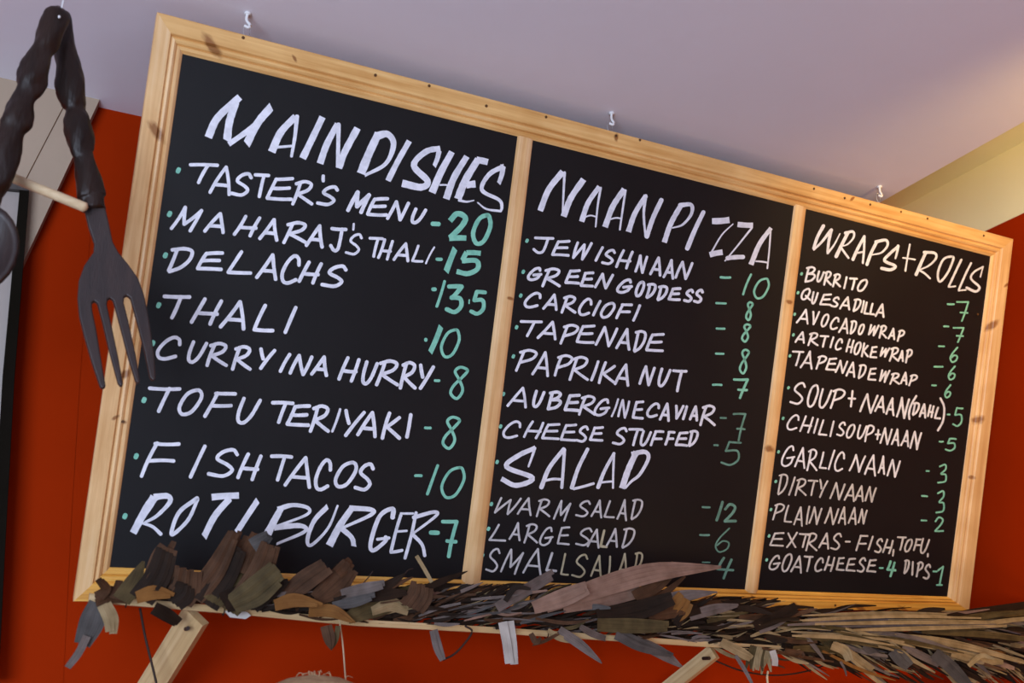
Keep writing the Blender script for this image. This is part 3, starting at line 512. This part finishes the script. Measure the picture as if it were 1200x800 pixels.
text('price_lettering', "Q4 - 433 138 485 160 7 508 145 605 280", 2.7, 'teal_ink', 2)
text('price_lettering', "Q4 - 393 290 452 318 6 482 305 560 435", 2.7, 'teal_ink', 2)
text('price_lettering', "Q4 - 357 455 440 472 6 468 452 540 572", 2.7, 'teal_ink', 2)
text('price_lettering', "Q4 - 340 598 388 620 6 440 598 505 712", 2.7, 'teal_ink', 2)
text('price_lettering', "Q6 - 648 247 685 270 5 695 185 798 365", 2.7, 'teal_ink', 2)
text('price_lettering', "Q6 - 580 478 628 500 5 632 450 740 575", 2.7, 'teal_ink', 2)
text('price_lettering', "Q6 - 468 728 508 752 PX % 1098 543 1111 567", 2.7, 'teal_ink', 2)
text('price_lettering', "Q8 - 368 152 415 180 % 458 128 525 278", 2.7, 'teal_ink', 2)
text('price_lettering', "Q8 - 365 308 410 328 2 448 292 515 395", 2.7, 'teal_ink', 2)
text('price_lettering', "Q8 - 105 608 138 622 4 150 565 218 675 w3.6", 2.7, 'teal_ink', 2)
text('price_lettering', "Q8 - 440 628 475 645 ! 462 600 515 730", 2.7, 'teal_ink', 2)
dots('bullet_dots', "Q1 68 587 38 748 Q3 75 187 65 348 38 512 Q5 160 95 118 333 82 595 Q7 102 128 72 303 60 468 45 618", 3.0, 'teal_ink', 2)

# ------------------------------------------------------------ hooks in the ceiling that the board hangs from
for (hx, hy, foot, lab) in ((290, 20, (289, 40), 'small white ceiling hook with wire loop above the MAIN DISHES end of the board'),
                            (717, 137, (715, 152), 'small ceiling hook with wire above the NAAN PIZZA panel'),
                            (1031, 221, (1030, 235), 'small ceiling hook at the edge of the ceiling above the WRAPS panel')):
    b = on_board(*foot, d=.004); top = Vector((on_y(hx, hy, b.y).x, b.y, CEIL))
    h = empty('ceiling_hook', top, lab, 'hook', 'hooks holding the menu board to the ceiling')
    tube('hook_plate', [top, top - Vector((0, 0, .004))], .006, M['white_hook'], h, 12)
    mid = top.lerp(b, .5); L = (top - b).length
    path = smoothpts([top, top + Vector((-.001, 0, -L * .35)), mid + Vector((.005, -.003, -L * .1)), mid + Vector((.002, -.003, -L * .22)), mid + Vector((-.004, 0, -L * .14))], 5)
    tube('hook_shank', path, .0028, M['white_hook'], h, 8)
    lp = [b + Vector((.006 * math.cos(a) , .001, .008 + .013 * math.sin(a))) for a in [i * math.pi / 8 - math.pi / 2 for i in range(17)]]
    tube('wire_loop', lp, .0008, M['steel'], h, 6)

# ------------------------------------------------------------ carved fork and spoon
FY = 1.40
def carved(name, pts, parent):
    """pts: (px, py, width px, Y) -> beaded, twisted handle"""
    P = [Vector((a[0], a[1], a[2])) for a in pts]; S = smoothpts(P, 6); V = []; Fc = []; seg = 28
    n = len(S)
    for i, s in enumerate(S):
        y = FY + (pts[0][3] if len(pts[0]) > 3 else 0); p = on_y(s.x, s.y, y)
        a = S[max(i - 1, 0)]; b = S[min(i + 1, n - 1)]
        t = (on_y(b.x, b.y, y) - on_y(a.x, a.y, y)).normalized(); sd = t.cross(Vector((0, 1, 0))).normalized(); r = s.z / 2 * (p - CAM).length / F * .96
        for k in range(seg):
            an = 2 * math.pi * k / seg; rr = r * (1 + .07 * math.sin(3 * an + i * .35) + .045 * abs(math.sin(4 * an - i * .5)) - .03)
            V.append(p + sd * math.cos(an) * rr + Vector((0, 1, 0)) * math.sin(an) * rr * .8)
    for i in range(n - 1):
        for k in range(seg): k2 = (k + 1) % seg; Fc.append((i * seg + k, i * seg + k2, (i + 1) * seg + k2, (i + 1) * seg + k))
    Fc.append(tuple(range(seg))); Fc.append(tuple((n - 1) * seg + k for k in range(seg)))
    return mesh_obj(name, V, Fc, M['handle'], parent, smooth=True)
fork = empty('wooden_fork', on_y(140, 450, FY), 'large dark carved wooden fork hanging tines down over the left edge of the board', 'fork')
z = lambda x, y, ww, oy=0: (x / 3.333, oy + y / 3.333, ww / 3.333)
carved('handle', [z(238, 40, 30), z(240, 60, 56), z(252, 140, 62), z(256, 200, 76), z(268, 270, 84), z(276, 340, 100), z(286, 400, 84), z(294, 432, 66), z(302, 470, 88), z(312, 530, 98), z(318, 590, 78), z(330, 620, 68), z(345, 690, 88), z(354, 760, 98), z(358, 45, 90, 220), z(366, 85, 84, 220)], fork)
def outline(pts, oy=220, y=FY): return [on_y(a / 3.333, oy + b / 3.333, y) for a, b in pts]
left = [(328, 80), (345, 150), (368, 215), (366, 250), (330, 300), (308, 360), (303, 425), (310, 500), (330, 580), (358, 680), (390, 778), (400, 787), (413, 778)]
inner = [(400, 700), (378, 560), (360, 470), (360, 446), (369, 440), (380, 447), (400, 520), (425, 630), (460, 765), (472, 779), (481, 770), (462, 660), (435, 530), (418, 455), (422, 432), (432, 428), (442, 436), (470, 540), (500, 660), (528, 755), (538, 767), (547, 757), (530, 650), (505, 530), (484, 445), (486, 424), (496, 418), (510, 428), (535, 520), (565, 640), (585, 742), (598, 755)]
right = [(608, 745), (603, 650), (590, 560), (576, 470), (562, 410), (540, 350), (500, 295), (462, 250), (440, 210), (425, 140), (410, 80)]
def slab(name, pts2, th, parent, oy=220, bulge=.006, Y=FY, mat=None):
    P = outline(pts2, oy, Y); n = len(P); tris = tessellate_polygon([P]); V = [p + Vector((0, -th / 2, 0)) for p in P] + [p + Vector((0, th / 2, 0)) for p in P]
    Fc = [tuple(t) for t in tris] + [tuple(i + n for i in t[::-1]) for t in tris] + [(i, (i + 1) % n, (i + 1) % n + n, i + n) for i in range(n)]
    o = mesh_obj(name, V, Fc, mat or M['fork'], parent)
    zs = [p.z for p in P]; z0, z1 = min(zs), max(zs)
    for vtx in o.data.vertices:
        t = (vtx.co.z + o.matrix_parent_inverse.inverted().translation.z * 0 - z0) / (z1 - z0); vtx.co.y += bulge * math.sin(math.pi * min(max(t, 0), 1)) 
    b = o.modifiers.new('bevel', 'BEVEL'); b.width = .0022; b.segments = 3; b.limit_method = 'ANGLE'
    return o
slab('tined_head', left + inner + right, .009, fork)
spoon = empty('wooden_spoon', on_y(-20, 300, FY - .045), 'large dark carved wooden spoon crossing the fork at the top left', 'spoon')
carved('handle', [(69, 9, 8, -.046), z(224, 55, 78), z(205, 110, 84), z(183, 165, 80), z(160, 205, 70), z(140, 260, 92), z(125, 310, 100), z(115, 350, 82), z(95, 385, 72), z(78, 430, 92), z(62, 480, 98), z(48, 515, 82), z(34, 560, 88), z(18, 620, 92), z(0, 700, 84), (-10, 226, 22), (-15, 246, 20)], spoon)
bc = on_y(-24, 289, FY - .045); V = []; Fc = []; nr, ns = 8, 24; RX = 36 * (bc - CAM).length / F; RZ = 50 * (bc - CAM).length / F
for i in range(nr + 1):
    r = i / nr
    for k in range(ns):
        an = 2 * math.pi * k / ns; V.append(bc + Vector((RX * r * math.cos(an), .022 * (1 - r * r) + .0, RZ * r * math.sin(an))))
for i in range(nr):
    for k in range(ns): k2 = (k + 1) % ns; Fc.append((i * ns + k, i * ns + k2, (i + 1) * ns + k2, (i + 1) * ns + k))
o = mesh_obj('bowl', V, Fc, M['fork'], spoon, smooth=True); s = o.modifiers.new('solid', 'SOLIDIFY'); s.thickness = .006
pt = on_y(69.8, 18, FY - .066)
hk = tube('hanging_nail', [pt + Vector((0, -.003, -.004)), pt + Vector((0, .012, .002)), Vector((pt.x + .004, pt.y + .03, CEIL))], .0019, M['white_hook'], None, 8)
tag(hk, 'pale nail pinning the tops of the dark fork and spoon to the ceiling', 'nail')
a = on_y(14, 208, FY + .01); b = on_y(102, 244, FY - .022)
o = tube('wooden_dowel', [on_y(-6, 200, FY + .012), a, a.lerp(b, .97), b], [.0072, .0072, .0075, .003], M['dowel'], None, 14); tag(o, 'pale round wooden stick between the dark spoon and fork handles', 'stick')

# ------------------------------------------------------------ thatched awning
AY = 1.63
POLE = [(104, 700), (180, 707), (280, 715.5), (417, 729), (580, 738), (700, 746), (813, 753.5), (1000, 764), (1222, 776.5)]
def pole_y(x):
    for (xa, ya), (xb, yb) in zip(POLE, POLE[1:]):
        if x <= xb: return ya + (yb - ya) * (x - xa) / (xb - xa)
    return POLE[-1][1]
awn = empty('thatched_awning', on_y(640, 745, AY), 'narrow awning of dry brown palm leaves on a pale lath below the menu board', 'awning')
V = []; Fc = []; uv = []
for i, (x, y) in enumerate(POLE):
    p = on_y(x, y, AY); k = .0058 if i else .0075
    for dy, dz in ((-k, -k), (k, -k), (k * .9, k), (-k, k * .8)): V.append(p + Vector((0, dy, dz))); uv.append((p.x, dy + dz * 1.7))
for i in range(len(POLE) - 1):
    for k in range(4): k2 = (k + 1) % 4; Fc.append((i * 4 + k, i * 4 + k2, (i + 1) * 4 + k2, (i + 1) * 4 + k))
Fc += [(0, 1, 2, 3), tuple(len(V) - 4 + k for k in range(4))]
mesh_obj('lath', V, Fc, M['brace'], awn, uv)
def bar(name, p0, p1, wd, th, parent, mat):
    t = (p1 - p0).normalized(); s = t.cross(Vector((0, 1, -.6))).normalized(); n = t.cross(s); V = []
    for p in (p0, p1):
        for a, b in ((-1, -1), (1, -1), (1, 1), (-1, 1)): V.append(p + s * a * wd / 2 + n * b * th / 2)
    L = (p1 - p0).length; uvs = [(0, -wd / 2), (0, wd / 2), (0, wd / 2 + th), (0, -wd / 2 - th)]; uvs = uvs + [(L, q[1]) for q in uvs]
    return mesh_obj(name, V, HEX, mat, parent, uvs)
def brace(x0, y0, x1, y1, Y1, wpx):
    p0 = on_y(x0, y0, AY + .012); p1 = on_y(x1, y1, Y1); d = (p1 - p0); p2 = p0 + d * ((WALL_Y - .016 - p0.y) / d.y)
    return bar('brace', p0 - d * .02, p2, wpx * (p0 - CAM).length / F, .016, awn, M['brace'])
brace(229, 722, 181, 800, 1.74, 30); brace(836, 764, 792, 799, 1.72, 15); brace(1174, 778, 1138, 797, 1.70, 9)
for x, y in ((220, 736), (831, 771)):
    cpt = on_y(x, y, AY - .002); tube('screw_head', [cpt + Vector((0, .02, 0)), cpt - Vector((0, .001, 0))], .0034, M['dark_wire'], awn, 10, False)
for x in (148, 262, 640):
    cpt = on_y(x, pole_y(x), AY); r = .0092
    tube('wire_tie', [cpt + Vector((.0, r * math.cos(a), r * math.sin(a))) for a in [i * math.pi / 6 for i in range(13)]], .0011, M['dark_wire'], awn, 5)
v, f = prism([on_y(*p, AY - .012) for p in ((264, 716), (270, 714), (290, 717), (294, 721), (288, 725), (270, 723))], Vector((0, .006, 0)))
mesh_obj('pale_tag', v, f, M['plastic'], awn)

def leaf_geo(pts, wd, ya, yb, V, Fc, uv, taper=(.75, .25), fold=.3, twist=0.0, cut=True):
    """strip leaf through photo points at depths ya..yb (metres): closed thin strip with a folded midrib"""
    S = smoothpts([Vector((p[0], p[1])) for p in pts], 4) if len(pts) > 2 else [Vector(pts[0]).lerp(Vector(pts[1]), t / 5) for t in range(6)]
    n = len(S); base = len(V); W3 = [on_y(s.x, s.y, ya + (yb - ya) * (i / (n - 1)) ** 1.3) for i, s in enumerate(S)]; run = 0
    for i, p in enumerate(W3):
        t = i / (n - 1); a = W3[max(i - 1, 0)]; b = W3[min(i + 1, n - 1)]; tg = (b - a).normalized()
        view = (p - CAM).normalized(); sd = tg.cross(view).normalized(); nn = sd.cross(tg).normalized()
        sd = (sd * math.cos(twist * t + twist * .3) + nn * math.sin(twist * t + twist * .3)); nn = sd.cross(tg).normalized()
        prof_w = taper[0] + (1 - taper[0]) * min(1, t / .3) if t < .3 else 1 - (1 - taper[1]) * ((t - .3) / .7) ** 2.2
        hw = wd / 2 * prof_w * (p - CAM).length / F; hw = max(hw, .0006)
        if i: run += (p - W3[i - 1]).length
        V += [p - sd * hw, p + nn * hw * fold, p + sd * hw, p - nn * .0006 + nn * hw * fold * .7]
        uv += [(run, -hw), (run, 0), (run, hw), (run, .5 * hw)]
    for i in range(n - 1):
        for k in range(4): k2 = (k + 1) % 4; Fc.append((base + i * 4 + k, base + i * 4 + k2, base + (i + 1) * 4 + k2, base + (i + 1) * 4 + k))
    Fc += [(base, base + 1, base + 2, base + 3), tuple(base + (n - 1) * 4 + k for k in range(4))]
def leaf(pts, wd, col, ya=None, yb=None, taper=(.75, .3), fold=.3, twist=0.0):
    ya = AY - .02 + random.uniform(-.015, .01) if ya is None else ya; yb = ya + random.uniform(-.05, .01) if yb is None else yb
    V, Fc, uv = [], [], []; ns = max(1, int(round(wd / 5.5)))
    if ns == 1: leaf_geo(pts, wd, ya, yb, V, Fc, uv, taper, fold, twist)
    else:      # a broad dry leaf splits into strands that end raggedly
        a, b = Vector(pts[0]), Vector(pts[-1]); d = (b - a).normalized(); nn = Vector((-d.y, d.x))
        for k in range(ns):
            o = ((k + .5) / ns - .5) * wd; e = 1 - random.uniform(0, .22) * (1 if k % 2 else .4); q = []
            for j, p in enumerate(pts):
                t = j / (len(pts) - 1); wt = (taper[0] + (1 - taper[0]) * min(1, t / .4)) if t < .4 else 1 - (1 - taper[1]) * ((t - .4) / .6) ** 2
                p = Vector(p)
                if j == len(pts) - 1: p = Vector(pts[-2]).lerp(p, e)
                q.append(p + nn * o * wt)
            leaf_geo(q, wd / ns * 1.5, ya - .0012 * (k % 2), yb - .0012 * (k % 2), V, Fc, uv, (1, random.uniform(.7, 1) if taper[1] > .4 else taper[1]), fold * random.uniform(-.5, .7), twist * .4 + random.uniform(-.05, .05))
    return mesh_obj('leaf', V, Fc, LEAF[col], awn, uv)
BIG = [
 ([(114, 706), (108, 728), (95, 757)], 26, 'slate', .5, .55), ([(102, 745), (92, 765), (79, 782)], 8, 'grey', 1, .8), ([(122, 708), (130, 725), (131, 743)], 13, 'tan', .8, .5),
 ([(116, 700), (124, 690), (116, 678)], 9, 'brown', 1, .5), ([(112, 702), (130, 696), (152, 700)], 16, 'brown', .8, .6), ([(136, 702), (140, 692), (142, 680)], 12, 'brown', 1, .7), ([(142, 703), (155, 685), (169, 656)], 18, 'olive', 1, .15),
 ([(165, 702), (185, 675), (195, 645)], 27, 'dark', 1, .85), ([(178, 680), (190, 655), (198, 640)], 24, 'brown', .7, .8), ([(188, 668), (196, 650), (204, 634)], 8, 'brown', 1, .7), ([(160, 700), (180, 694), (205, 698)], 13, 'orange', .5, .4),
 ([(206, 705), (216, 688), (220, 665)], 36, 'brown', 1, .9), ([(200, 704), (212, 694), (216, 682)], 30, 'dark', 1, .9),
 ([(226, 700), (252, 668), (276, 622)], 22, 'brown', 1.1, .55), ([(238, 706), (262, 672), (280, 640)], 30, 'dark', 1.2, .6), ([(252, 706), (275, 672), (294, 628)], 36, 'brown', 1, .9), ([(258, 710), (275, 690), (290, 650)], 44, 'olive', 1, .9),
 ([(286, 672), (293, 648), (302, 624)], 20, 'brown', 1, .5), ([(285, 700), (305, 670), (318, 636)], 26, 'brown', 1, .8), ([(296, 640), (306, 634), (316, 626)], 16, 'slate', 1, .5),
 ([(272, 708), (298, 694), (328, 668)], 31, 'olive', .6, .9), ([(262, 706), (285, 698), (302, 682)], 26, 'dark', .8, .8), ([(295, 708), (315, 692), (340, 680)], 20, 'dark', 1, .3),
 ([(330, 703), (355, 682), (384, 662)], 22, 'brown', .5, .8), ([(355, 703), (380, 685), (398, 662)], 9, 'dark', 1, .8), ([(370, 702), (392, 686), (412, 662)], 27, 'brown', .4, .8), ([(395, 672), (405, 664), (412, 657)], 12, 'brown', 1, .7),
 ([(318, 696), (380, 697), (432, 698)], 8, 'grey', .6, .4), ([(400, 696), (425, 690), (452, 684)], 11, 'grey', .4, .5), ([(425, 698), (455, 685), (476, 672)], 9, 'dark', 1, .3), ([(440, 696), (465, 684), (484, 676)], 6, 'brown', 1, .2), ([(430, 700), (455, 696), (478, 694)], 11, 'dark', .6, .4),
 ([(322, 709), (345, 703), (378, 709)], 13, 'orange', .4, .3), ([(362, 716), (390, 716), (418, 731)], 12, 'orange', .5, .2), ([(408, 724), (435, 712), (472, 708)], 22, 'olive', .3, .4), ([(436, 716), (458, 708), (478, 716)], 14, 'tan', .3, .5), ([(390, 710), (415, 705), (440, 698)], 10, 'slate', .3, .5),
 ([(482, 712), (492, 698), (495, 684)], 28, 'brown', 1, .95), ([(488, 651), (497, 666), (506, 682)], 4.5, 'tan', 1, 1), ([(496, 690), (520, 680), (548, 669)], 8, 'dark', 1, .1), ([(540, 693), (552, 688), (566, 682)], 4, 'grey', 1, .2),
 ([(582, 712), (615, 692), (650, 671)], 11, 'grey', .5, .9), ([(592, 704), (604, 688), (622, 690)], 7, 'dark', .8, .4), ([(625, 712), (660, 700), (690, 688)], 18, 'pink', .4, .6),
 ([(640, 710), (715, 684), (775, 669), (848, 664)], 23, 'pink', .4, .12), ([(660, 706), (705, 691), (756, 675)], 12, 'brown', .5, .9), ([(660, 712), (715, 700), (770, 690)], 16, 'pink', .4, .4),
 ([(744, 700), (768, 686), (795, 660)], 13, 'brown', .9, .8), ([(760, 706), (780, 694), (803, 675)], 8, 'brown', 1, .3), ([(772, 706), (800, 698), (842, 694)], 11, 'grey', .6, .2), ([(700, 722), (750, 714), (790, 700)], 20, 'dark', .6, .6),
 ([(784, 722), (796, 712), (804, 700)], 24, 'orange', .8, .8), ([(700, 732), (740, 733), (786, 734)], 15, 'olive', .7, .6), ([(790, 730), (800, 716), (820, 712)], 16, 'dark', .8, .5), ([(760, 722), (790, 716), (806, 720)], 12, 'brown', .8, .5),
 ([(884, 734), (912, 722), (934, 711)], 16, 'dark', .6, .8), ([(864, 711), (885, 714), (905, 719)], 7, 'dark', .6, .3), ([(890, 740), (908, 732), (922, 724)], 10, 'grey', .6, .8), ([(925, 722), (945, 716), (958, 713)], 5, 'brown', 1, .2), ([(808, 722), (835, 714), (866, 709)], 10, 'grey', .5, .3),
 ([(940, 727), (1040, 722), (1150, 724)], 10, 'tan', .6, .4), ([(955, 731), (1060, 729), (1160, 730)], 9, 'tan', .6, .4), ([(1000, 738), (1080, 736), (1180, 733)], 10, 'tan', .5, .5), ([(1110, 721), (1160, 715), (1212, 707)], 12, 'dark', .3, .8), ([(1120, 724), (1170, 720), (1212, 717)], 10, 'olive', .3, .8), ([(1140, 733), (1180, 727), (1212, 724)], 10, 'tan', .4, .8),
 ([(940, 742), (1000, 745), (1060, 752)], 9, 'tan', .5, .4), ([(1020, 742), (1080, 748), (1140, 762)], 9, 'tan', .5, .4), ([(1060, 748), (1130, 758), (1205, 778)], 9, 'tan', .5, .4), ([(1080, 740), (1140, 742), (1210, 750)], 10, 'olive', .5, .6), ([(985, 740), (1020, 748), (1068, 760)], 11, 'tan', .5, .7),
 ([(978, 753), (1000, 768), (1023, 785)], 8, 'tan', .6, .9), ([(1012, 757), (1025, 766), (1038, 774)], 8, 'slate', .6, .8), ([(1046, 762), (1056, 772), (1066, 781)], 18, 'slate', .5, .5), ([(1058, 757), (1080, 768), (1101, 778)], 12, 'grey', .5, .9), ([(1042, 750), (1065, 770), (1096, 788)], 5, 'tan', .6, .3),
 ([(1095, 765), (1115, 782), (1136, 806)], 17, 'slate', .6, .7), ([(958, 745), (975, 758), (996, 774)], 12, 'olive', .5, .4), ([(944, 745), (955, 758), (966, 773)], 5, 'grey', .6, .3), ([(1115, 764), (1150, 772), (1178, 776)], 9, 'tan', .5, .4), ([(1128, 768), (1145, 776), (1160, 790)], 5, 'grey', .6, .3),
 ([(593, 728), (597, 752), (600, 779)], 13.5, 'pale', 1.2, .8), ([(508, 738), (513, 758), (519, 774)], 8.5, 'grey', .7, .5), ([(655, 738), (680, 755), (706, 777)], 9, 'grey', .7, .2), ([(642, 738), (655, 747), (672, 752)], 7, 'tan', .7, .5), ([(680, 734), (694, 742), (710, 748)], 8, 'grey', .7, .8), ([(624, 756), (640, 750), (655, 742)], 4, 'brown', .3, .8),
 ([(722, 742), (752, 756), (790, 768)], 12, 'slate', .7, .3), ([(745, 750), (775, 765), (800, 782)], 11, 'grey', .7, .2), ([(382, 733), (386, 748), (388, 762)], 11, 'brown', .9, .1), ([(396, 733), (394, 748), (389, 760)], 6, 'olive', .9, .3), ([(180, 712), (195, 720), (210, 731)], 12, 'dark', .8, .6),
 ([(845, 752), (868, 764), (882, 772)], 9, 'tan', .7, .5), ([(862, 768), (873, 785), (884, 806)], 4.5, 'grey', .8, .5), ([(905, 762), (908, 772), (908, 780)], 7, 'pale', 1, .9), ([(622, 742), (628, 752), (634, 747)], 7, 'brown', .8, .4), ([(1135, 780), (1150, 768), (1165, 772)], 5, 'tan', .8, .4),
 ([(920, 762), (940, 766), (936, 770)], 6, 'brown', .8, .4), ([(975, 756), (990, 762), (996, 775)], 9, 'tan', .6, .5), ([(985, 775), (990, 784), (992, 792)], 2.5, 'grey', 1, .4),
]
for i, (pts, wd, col, t0, t1) in enumerate(BIG):
    if pts[0][0] > 840 and wd > 9: wd *= .68
    low = pts[-1][1] > pole_y(pts[-1][0]) + 8
    if col == 'tan' and abs(pts[-1][0] - pts[0][0]) > 70:
        for _ in range(3):
            jx, jy = random.uniform(-25, 15), random.uniform(-5, 5); wd = random.uniform(3, 5.2)
            q = [(p[0] + jx, p[1] + jy + random.uniform(-2, 2)) for p in pts]; q[-1] = (min(q[-1][0], 1216), q[-1][1]); ya = AY - .025 - random.random() * .012; leaf(q, wd, random.choice(['tan', 'tan', 'olive', 'grey']), ya, ya + random.uniform(-.02, .01), (.4, .2), .3)
    ya = AY - .028 - .0012 * (i % 11); leaf(pts, wd, col, ya, ya + (random.uniform(-.015, .02) if low else random.uniform(-.03, .02)), (t0, t1), random.uniform(.15, .4), random.uniform(-.25, .25))
# yellowish tuft with a string under the lath
for k in range(9):
    leaf([(882 + k * 2.6, 756 + k * .5), (878 + k * 2.8, 770 + random.uniform(-2, 2)), (876 + k * 3.0 + random.uniform(-4, 4), 786 + random.uniform(-6, 5))], 5.5, random.choice(['tan', 'tan', 'olive']), AY - .02, AY - .03, (.8, .3))
# many smaller leaves, singly
def top_env(x):
    E = [(110, 690), (300, 690), (340, 694), (450, 690), (520, 690), (620, 690), (720, 694), (830, 705), (900, 712), (1000, 716), (1200, 716)]
    for (xa, ya), (xb, yb) in zip(E, E[1:]):
        if x <= xb: return ya + (yb - ya) * (x - xa) / (xb - xa)
    return E[-1][1]
def rnd_leaf(x, big):
    te, py = top_env(x), pole_y(x) - (4 if x < 850 else 0)
    right = max(0, min(1, (x - 780) / 200)); y = random.uniform(te + 5, py + 2 + 6 * right)
    rel = (y - te) / (py - te)
    ang = R_(random.gauss(-24 + 20 * right + rel * (18 + 12 * right), 9)); L = random.uniform(34, 78) * (1 + .35 * right) * (1 if big else .7)
    x1, y1 = x + L * math.cos(ang), y + L * math.sin(ang); bend = random.uniform(-5, 5)
    y1 = max(y1, te - 6) if x1 < 1200 else y1
    if x1 > 1222: k = (1222 - x) / (x1 - x); x1 = 1222; y1 = y + (y1 - y) * k
    pts = [(x, y), ((x + x1) / 2 + bend * .3, (y + y1) / 2 + bend), (x1, y1)]
    q = random.random(); cl = random.choices(['dark', 'brown', 'olive', 'grey', 'tan', 'orange', 'slate', 'pink'], [3, 3, 1.6, 1.5 + right, .4 + 4 * right, .5, .8, 1.0])[0]
    return pts, random.choice([2.2, 3, 3.5, 4.5, 5.5, 7]) * random.uniform(.8, 1.15) * (1 if big else .8), cl
for k in range(135):
    x = 290 + (1210 - 290) * ((k + random.random()) / 135)
    pts, wd, cl = rnd_leaf(x, True); ya = AY - random.uniform(.0, .028); leaf(pts, wd, cl, ya, ya + random.uniform(-.03, .015), (.6, random.uniform(.1, .7)), random.uniform(.1, .5), random.uniform(-.6, .6))
# the dense mat of fibres behind and between them
for cl, cnt in (('dark', 800), ('brown', 330), ('grey', 160), ('tan', 220)):
    V, Fc, uv = [], [], []
    for k in range(cnt):
        x = random.uniform(112 if cl in ('dark', 'brown') and random.random() < .25 else 300, 1215)
        if cl == 'tan' and x < 800 and random.random() < .8: x = random.uniform(800, 1215)
        pts, wd, _ = rnd_leaf(x, False)
        if x < 300: pts = [(p[0], min(max(p[1], 694), pole_y(p[0]) - 2)) for p in pts]
        ya = AY + random.uniform(-.012, .03); leaf_geo(pts, wd * (1.3 if cl == 'dark' else .8), ya, ya + random.uniform(-.02, .015), V, Fc, uv, (.6, .3), .3, random.uniform(-.8, .8))
    o = mesh_obj('leaf_fibres', V, Fc, LEAF[cl], awn, uv); o['kind'] = 'stuff'
# thin twigs and wires
def wire(name, pts, wpx, mat, Y=None, seg=6):
    Y = AY if Y is None else Y; P = [on_y(p[0], p[1], Y) for p in smoothpts([Vector(q) for q in pts], 6)]
    return tube(name, P, wpx / 2 * 1.75 / F, mat, awn, seg)
wire('twig', [(519, 773), (535, 764), (553, 741), (545, 733)], 2.4, M['dark_wire'], AY - .03)
wire('wire', [(164, 712), (170, 745), (179, 782), (186, 812)], 2.6, M['dark_wire'], AY + .03)
wire('thread', [(398, 728), (402, 758), (406, 812)], 1.8, M['dowel'], AY - .005)
wire('thread', [(900, 786), (899, 794), (901, 810)], 3, M['dowel'], AY - .02)
wire('wire', [(836, 773), (870, 786), (910, 791), (950, 785), (982, 772)], 2.2, M['dark_wire'], AY + .05)
wire('twig', [(472, 676), (478, 668), (484, 666)], 1.4, M['dark_wire'], AY - .03)
wire('twig', [(425, 684), (432, 676), (437, 669)], 1.2, M['dark_wire'], AY - .03)

# ------------------------------------------------------------ fibrous round top peeping in at the bottom edge
hc = on_y(362, 909, 1.45); hr = 100 * (hc - CAM).length / F
bas = empty('straw_bundle', hc - Vector((0, 0, hr)), 'rounded pale straw top with wispy fibres, cut off by the bottom edge', 'straw')
V = []; Fc = []; nr, ns = 12, 32
for i in range(nr + 1):
    th = math.pi * i / nr
    for k in range(ns):
        an = 2 * math.pi * k / ns; rr = 1 + .015 * math.sin(k * 2.3) ; V.append(hc + Vector((math.cos(an) * math.sin(th) * hr * 1.05 * rr, math.sin(an) * math.sin(th) * hr * .9 * rr, math.cos(th) * hr)))
for i in range(nr):
    for k in range(ns): k2 = (k + 1) % ns; Fc.append((i * ns + k, i * ns + k2, (i + 1) * ns + k2, (i + 1) * ns + k))
mesh_obj('straw_body', V, Fc, M['straw'], bas, smooth=True)
V, Fc = [], []
for k in range(16):
    an = random.uniform(0, 2 * math.pi); r0 = random.uniform(.02, .34); b = hc + Vector((math.cos(an) * hr * r0, math.sin(an) * hr * r0 * .9, math.sqrt(1 - r0 * r0) * hr * .97))
    d = Vector((random.uniform(-1, 1), random.uniform(-.5, .5), 0)) * hr * .14; hgt = random.uniform(.03, .09) * hr
    tube_geo([Vector(p) for p in smoothpts([b, b + d * .4 + Vector((0, 0, hgt)), b + d + Vector((0, 0, hgt * .7))], 4)], [.0006, .0008, .0008, .0007, .0006, .0005, .0004, .0003, .0002], 4, V, Fc)
o = mesh_obj('straw_wisps', V, Fc, M['straw'], bas); o['kind'] = 'stuff'
